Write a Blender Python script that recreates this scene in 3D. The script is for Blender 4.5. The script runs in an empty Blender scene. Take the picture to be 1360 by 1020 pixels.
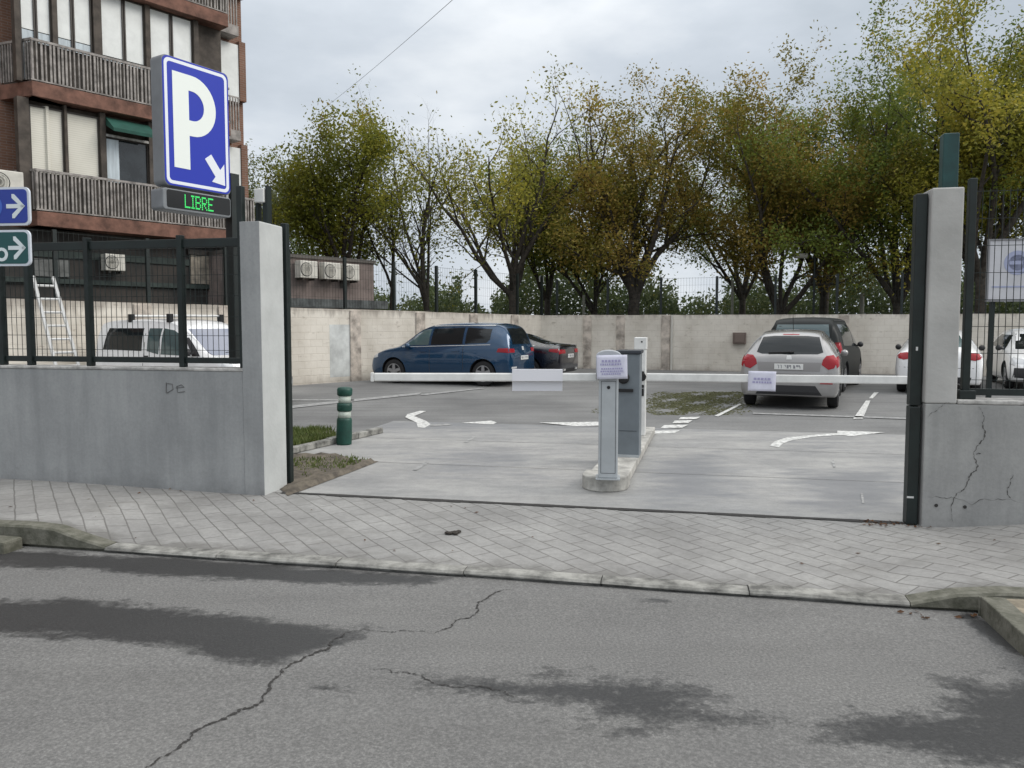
import bpy, bmesh, math, random
import numpy as np
from mathutils import Vector, Matrix
from mathutils.bvhtree import BVHTree
R = math.radians
S = bpy.context.scene
COL = S.collection
random.seed(7)

# ------------------------------------------------------------------ camera
EYE, FPX, PITCH, HOR = 1.6, 1027.0, R(3.7), 432.0
cd = bpy.data.cameras.new("camera")
cam = bpy.data.objects.new("camera", cd)
COL.objects.link(cam)
cam.location = (0, 0, EYE)
cam.rotation_euler = (R(90) - PITCH, 0, 0)
cd.sensor_width = 36
cd.lens = FPX / 1360 * 36
CY = HOR + FPX * math.tan(PITCH)
cd.shift_y = (CY - 510) / 1360
cd.clip_end = 1500
S.camera = cam
# ------------------------------------------------------------------ world, sun, exposure
SUN_EL, SUN_AZ = R(38), R(98)          # azimuth clockwise from the view direction (+Y)
W = bpy.data.worlds.new("World"); S.world = W; W.use_nodes = True
nt = W.node_tree; nt.nodes.clear()
def N(t, typ, **kw):
    n = t.nodes.new(typ)
    for k, v in kw.items():
        if k in n.inputs: n.inputs[k].default_value = v
        else: setattr(n, k, v)
    return n
out = N(nt, 'ShaderNodeOutputWorld'); bg = N(nt, 'ShaderNodeBackground'); bg.inputs['Strength'].default_value = 0.1
sky = N(nt, 'ShaderNodeTexSky'); sky.sky_type = 'NISHITA'; sky.sun_disc = False
sky.sun_elevation = SUN_EL; sky.sun_rotation = SUN_AZ; sky.dust_density = 3.0
tc = N(nt, 'ShaderNodeTexCoord')
mp = N(nt, 'ShaderNodeMapping'); mp.inputs['Scale'].default_value = (1.0, 1.0, 2.6); mp.inputs['Location'].default_value = (0.35, 0.1, 0.2)
nz = N(nt, 'ShaderNodeTexNoise'); nz.inputs['Scale'].default_value = 1.9; nz.inputs['Detail'].default_value = 7; nz.inputs['Roughness'].default_value = 0.52
rp = N(nt, 'ShaderNodeValToRGB')
rp.color_ramp.elements[0].position = 0.36; rp.color_ramp.elements[0].color = (4.7, 5.25, 5.85, 1)
rp.color_ramp.elements[1].position = 0.62; rp.color_ramp.elements[1].color = (8.3, 8.7, 9.1, 1)
e = rp.color_ramp.elements.new(0.5); e.color = (6.2, 6.75, 7.4, 1)
mx = N(nt, 'ShaderNodeMixRGB'); mx.inputs[0].default_value = 0.93
sep = N(nt, 'ShaderNodeSeparateXYZ')
mr = N(nt, 'ShaderNodeMapRange'); mr.inputs['From Min'].default_value = 0.32; mr.inputs['From Max'].default_value = 1.0; mr.inputs['To Min'].default_value = 0.0; mr.inputs['To Max'].default_value = 1.0
zm = N(nt, 'ShaderNodeMixRGB'); zm.inputs[1].default_value = (1, 1, 1, 1); zm.inputs[2].default_value = (2.75, 2.6, 2.42, 1)
ml = N(nt, 'ShaderNodeMixRGB'); ml.blend_type = 'MULTIPLY'; ml.inputs[0].default_value = 1
L = nt.links.new
L(tc.outputs['Generated'], mp.inputs['Vector']); L(mp.outputs[0], nz.inputs['Vector']); L(nz.outputs['Fac'], rp.inputs[0])
L(sky.outputs[0], mx.inputs[1]); L(rp.outputs[0], mx.inputs[2])
L(tc.outputs['Generated'], sep.inputs[0]); L(sep.outputs['Z'], mr.inputs['Value'])
L(mr.outputs[0], zm.inputs[0]); L(mx.outputs[0], ml.inputs[1]); L(zm.outputs[0], ml.inputs[2]); L(ml.outputs[0], bg.inputs['Color']); L(bg.outputs[0], out.inputs[0])
sd = bpy.data.lights.new("sun", 'SUN'); sd.energy = 1.4; sd.angle = R(30); sd.color = (1.0, 0.95, 0.88)
so = bpy.data.objects.new("sun", sd); COL.objects.link(so)
sv = Vector((math.sin(SUN_AZ) * math.cos(SUN_EL), math.cos(SUN_AZ) * math.cos(SUN_EL), math.sin(SUN_EL)))
so.rotation_euler = sv.to_track_quat('Z', 'Y').to_euler()
so.location = (20, 5, 30)
S.view_settings.view_transform = 'Standard'; S.view_settings.look = 'None'
S.view_settings.exposure = 0.12; S.view_settings.gamma = 1.0
S.cycles.max_bounces = 6; S.cycles.transparent_max_bounces = 12

# ------------------------------------------------------------------ survey helpers (photo pixel -> metres on a known plane)
def ray(px, py):
    cp, sp = math.cos(PITCH), math.sin(PITCH)
    a, b = (px - 680) / FPX, -(py - CY) / FPX
    return Vector((a, cp + b * sp, -sp + b * cp))
def P(px, py, z=0.0):
    d = ray(px, py); t = (z - EYE) / d.z
    return Vector((d.x * t, d.y * t, z))
def D(px, py, Y):
    d = ray(px, py); t = Y / d.y
    return Vector((d.x * t, Y, EYE + d.z * t))
ALPHA = R(12)
GO = Vector((0, 6.85, 0)); U = Vector((math.cos(ALPHA), -math.sin(ALPHA), 0)); V = Vector((math.sin(ALPHA), math.cos(ALPHA), 0))
def uv(u, v, z=0.0): return GO + U * u + V * v + Vector((0, 0, z))
def to_uv(p):
    d = p - GO; return d.dot(U), d.dot(V)
def onv(px, py, v):                      # hit on the plane v = const (a face of the street wall): local (u, z)
    d = ray(px, py); o = Vector((0, 0, EYE)); n = V
    t = ((GO + V * v) - o).dot(n) / d.dot(n)
    p = o + d * t
    return to_uv(p)[0], p.z

# ------------------------------------------------------------------ materials
MATS = {}
def mat(name, col, rough=0.6, metal=0.0, spec=0.5, var=0.0, vscale=4.0, bump=0.0, bscale=40.0, col2=None, emit=0.0, coat=0.0, detail=5, stretch=None):
    if name in MATS: return MATS[name]
    m = bpy.data.materials.new(name); m.use_nodes = True
    t = m.node_tree; b = t.nodes['Principled BSDF']
    b.inputs['Roughness'].default_value = rough; b.inputs['Metallic'].default_value = metal
    b.inputs['Specular IOR Level'].default_value = spec; b.inputs['Coat Weight'].default_value = coat
    b.inputs['Base Color'].default_value = (*col, 1)
    if var or col2 or bump:
        g = t.nodes.new('ShaderNodeTexCoord'); src = g.outputs['Object']
        if stretch:
            q = t.nodes.new('ShaderNodeMapping'); q.inputs['Scale'].default_value = stretch
            t.links.new(src, q.inputs[0]); src = q.outputs[0]
    if var or col2:
        n = t.nodes.new('ShaderNodeTexNoise'); n.inputs['Scale'].default_value = vscale; n.inputs['Detail'].default_value = detail; n.inputs['Roughness'].default_value = 0.62
        t.links.new(src, n.inputs['Vector'])
        r = t.nodes.new('ShaderNodeValToRGB')
        c2 = col2 or tuple(c * (1 - var) for c in col); c1 = tuple(min(1, c * (1 + var * 0.5)) for c in col)
        r.color_ramp.elements[0].position = 0.36; r.color_ramp.elements[0].color = (*c2, 1)
        r.color_ramp.elements[1].position = 0.64; r.color_ramp.elements[1].color = (*c1, 1)
        t.links.new(n.outputs['Fac'], r.inputs[0]); t.links.new(r.outputs[0], b.inputs['Base Color'])
    if bump:
        n2 = t.nodes.new('ShaderNodeTexNoise'); n2.inputs['Scale'].default_value = bscale; n2.inputs['Detail'].default_value = 4
        t.links.new(src, n2.inputs['Vector'])
        bp = t.nodes.new('ShaderNodeBump'); bp.inputs['Strength'].default_value = bump; bp.inputs['Distance'].default_value = 0.01
        t.links.new(n2.outputs['Fac'], bp.inputs['Height']); t.links.new(bp.outputs[0], b.inputs['Normal'])
    if emit:
        b.inputs['Emission Color'].default_value = (*col, 1); b.inputs['Emission Strength'].default_value = emit
    MATS[name] = m
    return m

def nodes(m): return m.node_tree, m.node_tree.nodes['Principled BSDF']
def noise(t, vec, scale, detail=5, rough=0.6):
    n = t.nodes.new('ShaderNodeTexNoise'); n.inputs['Scale'].default_value = scale; n.inputs['Detail'].default_value = detail; n.inputs['Roughness'].default_value = rough
    t.links.new(vec, n.inputs['Vector']); return n.outputs['Fac']
def ramp(t, fac, stops):
    r = t.nodes.new('ShaderNodeValToRGB'); els = r.color_ramp.elements
    while len(els) < len(stops): els.new(0.5)
    for el, (p, c) in zip(els, stops):
        el.position = p; el.color = (*c, 1) if len(c) == 3 else c
    t.links.new(fac, r.inputs[0]); return r.outputs[0]
def mixc(t, fac, a, b, mode='MIX'):
    m = t.nodes.new('ShaderNodeMixRGB'); m.blend_type = mode
    for i, v in enumerate((fac, a, b)):
        if isinstance(v, (int, float)): m.inputs[i].default_value = v
        elif isinstance(v, tuple): m.inputs[i].default_value = (*v, 1)
        else: t.links.new(v, m.inputs[i])
    return m.outputs[0]
def math_(t, op, a, b=0.0):
    m = t.nodes.new('ShaderNodeMath'); m.operation = op
    for i, v in enumerate((a, b)):
        if isinstance(v, (int, float)): m.inputs[i].default_value = v
        else: t.links.new(v, m.inputs[i])
    return m.outputs[0]
def bumpn(t, b, h, strength=0.3, dist=0.01):
    bp = t.nodes.new('ShaderNodeBump'); bp.inputs['Strength'].default_value = strength; bp.inputs['Distance'].default_value = dist
    t.links.new(h, bp.inputs['Height']); t.links.new(bp.outputs[0], b.inputs['Normal'])
def newmat(name, rough=0.8):
    m = bpy.data.materials.new(name); m.use_nodes = True; t, b = nodes(m); b.inputs['Roughness'].default_value = rough
    g = t.nodes.new('ShaderNodeNewGeometry'); return m, t, b, g
def mapped(t, vec, rot=0.0, scale=(1, 1, 1), loc=(0, 0, 0)):
    q = t.nodes.new('ShaderNodeMapping'); q.inputs['Rotation'].default_value = (0, 0, rot); q.inputs['Scale'].default_value = scale; q.inputs['Location'].default_value = loc
    t.links.new(vec, q.inputs[0]); return q.outputs[0]

# asphalt road: aggregate grain, bleached and darker zones, damp stains driven by the painted 'damp' attribute
ROAD, t, b, g = newmat('asphalt')
pos = g.outputs['Position']
f1 = noise(t, pos, 70, 6, 0.78); f2 = noise(t, pos, 0.9, 5); f3 = noise(t, pos, 260, 2)
c = ramp(t, f1, [(0.26, (0.09, 0.089, 0.087)), (0.5, (0.175, 0.173, 0.168)), (0.72, (0.33, 0.325, 0.315))])
c = mixc(t, 0.5, c, ramp(t, noise(t, mapped(t, pos, R(12), (0.35, 2.2, 1)), 1.1, 6), [(0.3, (0.75, 0.74, 0.73)), (0.65, (1.05, 1.04, 1.03))]), 'MULTIPLY')
c = mixc(t, 0.6, c, ramp(t, f2, [(0.3, (0.72, 0.72, 0.73)), (0.7, (1.0, 1.0, 0.99))]), 'MULTIPLY')
c = mixc(t, 0.35, c, ramp(t, f3, [(0.3, (0.4, 0.4, 0.4)), (0.65, (1, 1, 1))]), 'MULTIPLY')
at = t.nodes.new('ShaderNodeAttribute'); at.attribute_name = 'damp'
w = mapped(t, pos, -R(-12), (1.0, 2.6, 1.0))
nn = math_(t, 'ADD', math_(t, 'MULTIPLY', math_(t, 'SUBTRACT', noise(t, w, 2.6, 9, 0.70), 0.5), 1.5), math_(t, 'MULTIPLY', math_(t, 'SUBTRACT', noise(t, pos, 22, 4, 0.75), 0.5), 0.9))
dm = math_(t, 'ADD', at.outputs['Fac'], nn)
dmask = ramp(t, dm, [(0.36, (0, 0, 0)), (0.52, (0.6, 0.6, 0.6)), (0.72, (1, 1, 1))])
c = mixc(t, dmask, c, (0.20, 0.20, 0.205), 'MULTIPLY')
t.links.new(c, b.inputs['Base Color'])
t.links.new(ramp(t, dmask, [(0.0, (0.85,) * 3), (1.0, (0.55,) * 3)]), b.inputs['Roughness'])
bumpn(t, b, f1, 0.35, 0.006)

# pavement of concrete pavers laid diagonally
PAVE, t, b, g = newmat('pavers', 0.85)
pos = g.outputs['Position']
jit = t.nodes.new('ShaderNodeVectorMath'); jit.operation = 'ADD'
nv = t.nodes.new('ShaderNodeTexNoise'); nv.inputs['Scale'].default_value = 5; t.links.new(pos, nv.inputs['Vector'])
sc_ = t.nodes.new('ShaderNodeVectorMath'); sc_.operation = 'SCALE'; sc_.inputs['Scale'].default_value = 0.018
t.links.new(nv.outputs['Color'], sc_.inputs[0]); t.links.new(pos, jit.inputs[0]); t.links.new(sc_.outputs[0], jit.inputs[1])
br = t.nodes.new('ShaderNodeTexBrick'); br.offset = 0.5
br.inputs['Color1'].default_value = (0.315, 0.312, 0.303, 1); br.inputs['Color2'].default_value = (0.285, 0.282, 0.275, 1); br.inputs['Mortar'].default_value = (0.165, 0.16, 0.153, 1)
br.inputs['Scale'].default_value = 1; br.inputs['Mortar Size'].default_value = 0.007; br.inputs['Mortar Smooth'].default_value = 0.5
br.inputs['Brick Width'].default_value = 0.30; br.inputs['Row Height'].default_value = 0.15
t.links.new(mapped(t, jit.outputs[0], R(57)), br.inputs['Vector'])
c = mixc(t, 0.75, br.outputs['Color'], ramp(t, noise(t, pos, 1.3, 6), [(0.3, (0.66, 0.65, 0.64)), (0.68, (1.08, 1.07, 1.05))]), 'MULTIPLY')
c = mixc(t, 0.5, c, ramp(t, noise(t, pos, 22, 5, 0.7), [(0.35, (0.7, 0.7, 0.7)), (0.6, (1.05, 1.05, 1.05))]), 'MULTIPLY')
c = mixc(t, 0.55, c, ramp(t, noise(t, mapped(t, pos, R(12), (0.6, 2.4, 1)), 2.0, 6), [(0.56, (1, 1, 1)), (0.75, (0.62, 0.6, 0.57))]), 'MULTIPLY')
tcp = t.nodes.new('ShaderNodeTexCoord'); spv = t.nodes.new('ShaderNodeSeparateXYZ'); t.links.new(tcp.outputs['Object'], spv.inputs[0])
band = math_(t, 'ADD', math_(t, 'MULTIPLY', math_(t, 'ADD', spv.outputs['Y'], 1.56), -4.0), math_(t, 'MULTIPLY', math_(t, 'SUBTRACT', noise(t, pos, 4, 7, 0.68), 0.5), 2.6))
c = mixc(t, ramp(t, band, [(0.1, (0, 0, 0)), (0.75, (0.75,) * 3)]), c, (0.13, 0.125, 0.115))
c = mixc(t, ramp(t, noise(t, pos, 1.9, 8, 0.7), [(0.52, (0, 0, 0)), (0.64, (0.6,) * 3)]), c, (0.19, 0.186, 0.176))
t.links.new(c, b.inputs['Base Color'])
hh = mixc(t, 0.4, br.outputs['Fac'], noise(t, pos, 60, 3), 'ADD')
inv = math_(t, 'SUBTRACT', 1.0, br.outputs['Fac']); inv = math_(t, 'ADD', inv, math_(t, 'MULTIPLY', noise(t, pos, 45, 4), 0.4))
bumpn(t, b, inv, 0.5, 0.006)

# concrete slab of the entrance lanes, broomed, with worn bluish damp zones
SLAB, t, b, g = newmat('lane_concrete', 0.8)
pos = g.outputs['Position']
st = mapped(t, pos, ALPHA, (1.1, 3.4, 1.0))
c = ramp(t, noise(t, st, 1.2, 6, 0.6), [(0.30, (0.275, 0.275, 0.272)), (0.52, (0.335, 0.333, 0.326)), (0.75, (0.40, 0.396, 0.385))])
c = mixc(t, 0.5, c, ramp(t, noise(t, pos, 9, 6, 0.72), [(0.32, (0.74, 0.74, 0.74)), (0.6, (1.06, 1.05, 1.04))]), 'MULTIPLY')
c = mixc(t, 0.65, c, ramp(t, noise(t, pos, 0.9, 7, 0.65), [(0.32, (0.68, 0.69, 0.71)), (0.65, (1.05, 1.04, 1.02))]), 'MULTIPLY')
c = mixc(t, 0.4, c, ramp(t, noise(t, pos, 55, 4, 0.7), [(0.3, (0.7, 0.7, 0.7)), (0.6, (1.05, 1.05, 1.05))]), 'MULTIPLY')
at = t.nodes.new('ShaderNodeAttribute'); at.attribute_name = 'damp'
dm = math_(t, 'ADD', at.outputs['Fac'], math_(t, 'MULTIPLY', math_(t, 'SUBTRACT', noise(t, st, 1.6, 7, 0.65), 0.5), 1.7))
dmask = ramp(t, dm, [(0.35, (0, 0, 0)), (0.8, (1, 1, 1))])
c = mixc(t, math_(t, 'MULTIPLY', dmask, 0.6), c, (0.15, 0.155, 0.17))
t.links.new(c, b.inputs['Base Color'])
t.links.new(ramp(t, dmask, [(0.0, (0.8,) * 3), (1.0, (0.5,) * 3)]), b.inputs['Roughness'])
bumpn(t, b, noise(t, st, 6, 4), 0.2, 0.004)

LOT, t, b, g = newmat('lot_asphalt', 0.85)
pos = g.outputs['Position']
c = ramp(t, noise(t, pos, 0.35, 7, 0.6), [(0.33, (0.13, 0.13, 0.13)), (0.66, (0.235, 0.235, 0.23))])
c = mixc(t, 0.55, c, ramp(t, noise(t, pos, 26, 4, 0.7), [(0.3, (0.6, 0.6, 0.6)), (0.65, (1.05, 1.05, 1.05))]), 'MULTIPLY')
c = mixc(t, 0.5, c, ramp(t, noise(t, mapped(t, pos, R(-20), (0.3, 2.5, 1)), 1.2, 5), [(0.35, (0.7, 0.7, 0.7)), (0.6, (1.05, 1.05, 1.05))]), 'MULTIPLY')
t.links.new(c, b.inputs['Base Color']); bumpn(t, b, noise(t, pos, 60, 3), 0.3, 0.006)

# concrete faces of the street wall: form boards, stains, drips
def concrete_wall(name, base, dark):
    m, t, b, g = newmat(name, 0.85)
    tcx = t.nodes.new('ShaderNodeTexCoord'); o = tcx.outputs['Object']
    c = ramp(t, noise(t, o, 1.4, 7, 0.62), [(0.3, dark), (0.66, base)])
    c = mixc(t, ramp(t, noise(t, o, 2.3, 8, 0.7), [(0.60, (0, 0, 0)), (0.70, (0.28,) * 3)]), c, tuple(x * 0.65 for x in base))
    c = mixc(t, 0.45, c, ramp(t, noise(t, mapped(t, o, 0, (6, 6, 0.5)), 1.5, 5), [(0.35, (0.72, 0.73, 0.74)), (0.6, (1.04, 1.04, 1.04))]), 'MULTIPLY')
    c = mixc(t, 0.3, c, ramp(t, noise(t, o, 38, 4, 0.7), [(0.3, (0.72, 0.72, 0.72)), (0.6, (1.05, 1.05, 1.05))]), 'MULTIPLY')
    sp = t.nodes.new('ShaderNodeSeparateXYZ'); t.links.new(g.outputs['Position'], sp.inputs[0])
    lowz = math_(t, 'SUBTRACT', 0.26, sp.outputs['Z']); low = math_(t, 'ADD', math_(t, 'MULTIPLY', lowz, 2.2), math_(t, 'MULTIPLY', math_(t, 'SUBTRACT', noise(t, o, 5, 6, 0.65), 0.5), 1.5))
    c = mixc(t, ramp(t, low, [(0.2, (0, 0, 0)), (0.85, (0.4, 0.4, 0.4))]), c, tuple(x * 0.42 for x in dark))   # splash dirt
    t.links.new(c, b.inputs['Base Color']); bumpn(t, b, noise(t, o, 24, 6), 0.25, 0.008)
    return m
CONC_L = concrete_wall('wall_concrete_grey', (0.345, 0.352, 0.352), (0.265, 0.272, 0.275))
CONC_R = concrete_wall('wall_concrete_pale', (0.36, 0.36, 0.35), (0.28, 0.28, 0.275))
COPE = mat('coping_concrete', (0.46, 0.45, 0.43), 0.9, var=0.4, vscale=9, bump=0.4, bscale=50)
KERB = mat('kerb_stone', (0.26, 0.255, 0.235), 0.9, var=0.6, vscale=6, bump=0.5, bscale=40)
KERBW = mat('kerb_stone_mossy', (0.17, 0.165, 0.135), 0.9, col2=(0.075, 0.075, 0.055), vscale=9, bump=0.6, bscale=40)
PLINTH = mat('plinth_concrete', (0.42, 0.41, 0.38), 0.9, var=0.35, vscale=7, bump=0.3)

# rendered block wall round the lot
BW, t, b, g = newmat('painted_blockwork', 0.9)
tcx = t.nodes.new('ShaderNodeTexCoord'); o = tcx.outputs['Object']
sx = t.nodes.new('ShaderNodeSeparateXYZ'); t.links.new(o, sx.inputs[0]); cx = t.nodes.new('ShaderNodeCombineXYZ')
t.links.new(sx.outputs['X'], cx.inputs['X']); t.links.new(sx.outputs['Z'], cx.inputs['Y'])
br = t.nodes.new('ShaderNodeTexBrick'); br.inputs['Scale'].default_value = 1; br.inputs['Brick Width'].default_value = 0.4; br.inputs['Row Height'].default_value = 0.2
br.inputs['Mortar Size'].default_value = 0.012; br.inputs['Mortar Smooth'].default_value = 0.6
br.inputs['Color1'].default_value = (0.71, 0.67, 0.60, 1); br.inputs['Color2'].default_value = (0.70, 0.66, 0.59, 1); br.inputs['Mortar'].default_value = (0.645, 0.60, 0.53, 1)
t.links.new(cx.outputs[0], br.inputs['Vector'])
c = mixc(t, 0.75, br.outputs['Color'], ramp(t, noise(t, o, 0.7, 7, 0.62), [(0.3, (0.66, 0.63, 0.59)), (0.6, (1.06, 1.05, 1.04))]), 'MULTIPLY')
c = mixc(t, ramp(t, noise(t, mapped(t, o, 0, (1, 1, 2.5)), 3.0, 7, 0.66), [(0.585, (0, 0, 0)), (0.68, (0.55,) * 3)]), c, (0.30, 0.25, 0.20))
sz = math_(t, 'ADD', math_(t, 'MULTIPLY', math_(t, 'SUBTRACT', sx.outputs['Z'], 1.62), 2.2), math_(t, 'MULTIPLY', math_(t, 'SUBTRACT', noise(t, mapped(t, o, 0, (4, 4, 0.6)), 1.2, 6, 0.65), 0.5), 2.0))
c = mixc(t, ramp(t, sz, [(0.55, (0, 0, 0)), (1.2, (0.6,) * 3)]), c, (0.20, 0.17, 0.145))           # drip stains under the top
sz2 = math_(t, 'ADD', math_(t, 'MULTIPLY', math_(t, 'SUBTRACT', 0.35, sx.outputs['Z']), 2.0), math_(t, 'MULTIPLY', math_(t, 'SUBTRACT', noise(t, o, 3, 6), 0.5), 1.4))
c = mixc(t, ramp(t, sz2, [(0.3, (0, 0, 0)), (1.0, (0.5,) * 3)]), c, (0.24, 0.195, 0.16))
t.links.new(c, b.inputs['Base Color']); bumpn(t, b, math_(t, 'ADD', math_(t, 'SUBTRACT', 1.0, br.outputs['Fac']), noise(t, o, 12, 5)), 0.35, 0.012)
PIERM = mat('pier_render', (0.52, 0.46, 0.40), 0.9, var=0.5, vscale=3, bump=0.3, bscale=20)

GREENP = mat('green_paint_dark', (0.006, 0.013, 0.012), 0.5, var=0.4, vscale=6)
GREENT = mat('green_paint_teal', (0.008, 0.050, 0.048), 0.45, var=0.3, vscale=6)
BLACKM = mat('black_rubber', (0.010, 0.010, 0.011), 0.7)
TYRE = mat('tyre_rubber', (0.017, 0.017, 0.018), 0.85, bump=0.2, bscale=60)
GLASS = mat('dark_car_glass', (0.010, 0.013, 0.015), 0.06, spec=0.35)
GLASSL = mat('pale_car_glass', (0.06, 0.10, 0.105), 0.05, spec=0.9)
RED = mat('red_lamp_lens', (0.30, 0.008, 0.016), 0.2, spec=0.4)
LENS = mat('clear_lamp_lens', (0.55, 0.56, 0.57), 0.1, spec=0.8)
PLATE = mat('number_plate_white', (0.72, 0.72, 0.70), 0.4)
INK = mat('plate_ink', (0.24, 0.24, 0.26), 0.6)
ALLOY = mat('alloy_rim', (0.30, 0.30, 0.31), 0.4, metal=0.4)
PLAST = mat('black_plastic_trim', (0.022, 0.022, 0.024), 0.55)
WHITEP = mat('white_painted_metal', (0.72, 0.72, 0.70), 0.4, var=0.12, vscale=5)
GREYP = mat('grey_powder_coat', (0.40, 0.425, 0.44), 0.4, var=0.1, vscale=4)
GREYD = mat('slate_powder_coat', (0.16, 0.185, 0.205), 0.42, var=0.12, vscale=4)
PAPER = mat('paper_sheet', (0.66, 0.66, 0.77), 0.7, var=0.06, vscale=12)
PINK = mat('faded_print', (0.36, 0.345, 0.53), 0.8)
ALU = mat('aluminium', (0.62, 0.62, 0.61), 0.45, metal=0.25)
LINE = mat('road_paint_white', (0.62, 0.62, 0.60), 0.8, var=0.45, vscale=14, bump=0.2)
LINEF = mat('road_paint_faded', (0.31, 0.31, 0.305), 0.85, var=0.4, vscale=10)
CRACKW = mat('wall_crack_grey', (0.085, 0.082, 0.078), 0.95, var=.5, vscale=12)
CRACK = mat('crack_dark', (0.035, 0.033, 0.031), 0.95)
BARK = mat('bark_dark', (0.055, 0.046, 0.037), 0.95, var=0.5, vscale=8, bump=0.8, bscale=25)
BARKG = mat('bark_grey', (0.06, 0.053, 0.045), 0.95, var=0.5, vscale=8, bump=0.8, bscale=25)

def leafmat(name, stops, sc=0.35):
    m, t, b, g = newmat(name, 0.55)
    r1 = g.outputs['Random Per Island']
    f = math_(t, 'ADD', math_(t, 'MULTIPLY', r1, 0.3), math_(t, 'MULTIPLY', math_(t, 'SUBTRACT', noise(t, g.outputs['Position'], sc * 1.6, 4), 0.22), 1.25))
    c = ramp(t, f, stops)
    t.links.new(c, b.inputs['Base Color']); b.inputs['Specular IOR Level'].default_value = 0.25
    tr = t.nodes.new('ShaderNodeBsdfTranslucent'); t.links.new(c, tr.inputs['Color'])
    ms = t.nodes.new('ShaderNodeMixShader'); ms.inputs[0].default_value = 0.42
    o = t.nodes['Material Output']
    t.links.new(b.outputs[0], ms.inputs[1]); t.links.new(tr.outputs[0], ms.inputs[2]); t.links.new(ms.outputs[0], o.inputs[0])
    return m
OLIVE = leafmat('leaves_olive', [(0.2, (0.106, 0.130, 0.021)), (0.5, (0.214, 0.231, 0.034)), (0.8, (0.369, 0.335, 0.051))])
BROWNL = leafmat('leaves_turning', [(0.2, (0.116, 0.115, 0.022)), (0.45, (0.214, 0.188, 0.034)), (0.62, (0.321, 0.220, 0.051)), (0.85, (0.446, 0.335, 0.086))])
GREENL = leafmat('leaves_green', [(0.2, (0.086, 0.123, 0.026)), (0.55, (0.184, 0.235, 0.046)), (0.85, (0.346, 0.358, 0.067))])
YELLOWL = leafmat('leaves_yellow', [(0.2, (0.135, 0.146, 0.024)), (0.5, (0.270, 0.265, 0.039)), (0.8, (0.506, 0.420, 0.067))])
PALEL = leafmat('leaves_pale', [(0.2, (0.115, 0.138, 0.057)), (0.55, (0.207, 0.230, 0.103)), (0.85, (0.322, 0.333, 0.161))])
DARKL = leafmat('leaves_dark', [(0.2, (0.051, 0.078, 0.035)), (0.55, (0.104, 0.133, 0.051)), (0.85, (0.172, 0.184, 0.066))])
GRASSM = leafmat('grass_blades', [(0.2, (0.07, 0.10, 0.025)), (0.6, (0.13, 0.165, 0.05)), (0.9, (0.24, 0.23, 0.10))], 2.0)
MOSSM = leafmat('moss_blades', [(0.2, (0.12, 0.12, 0.065)), (0.6, (0.17, 0.175, 0.09)), (0.9, (0.23, 0.22, 0.13))], 2.0)
DIRT = mat('bare_soil', (0.15, 0.128, 0.098), 0.95, col2=(0.06, 0.05, 0.04), vscale=7, bump=1.0, bscale=18)

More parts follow.
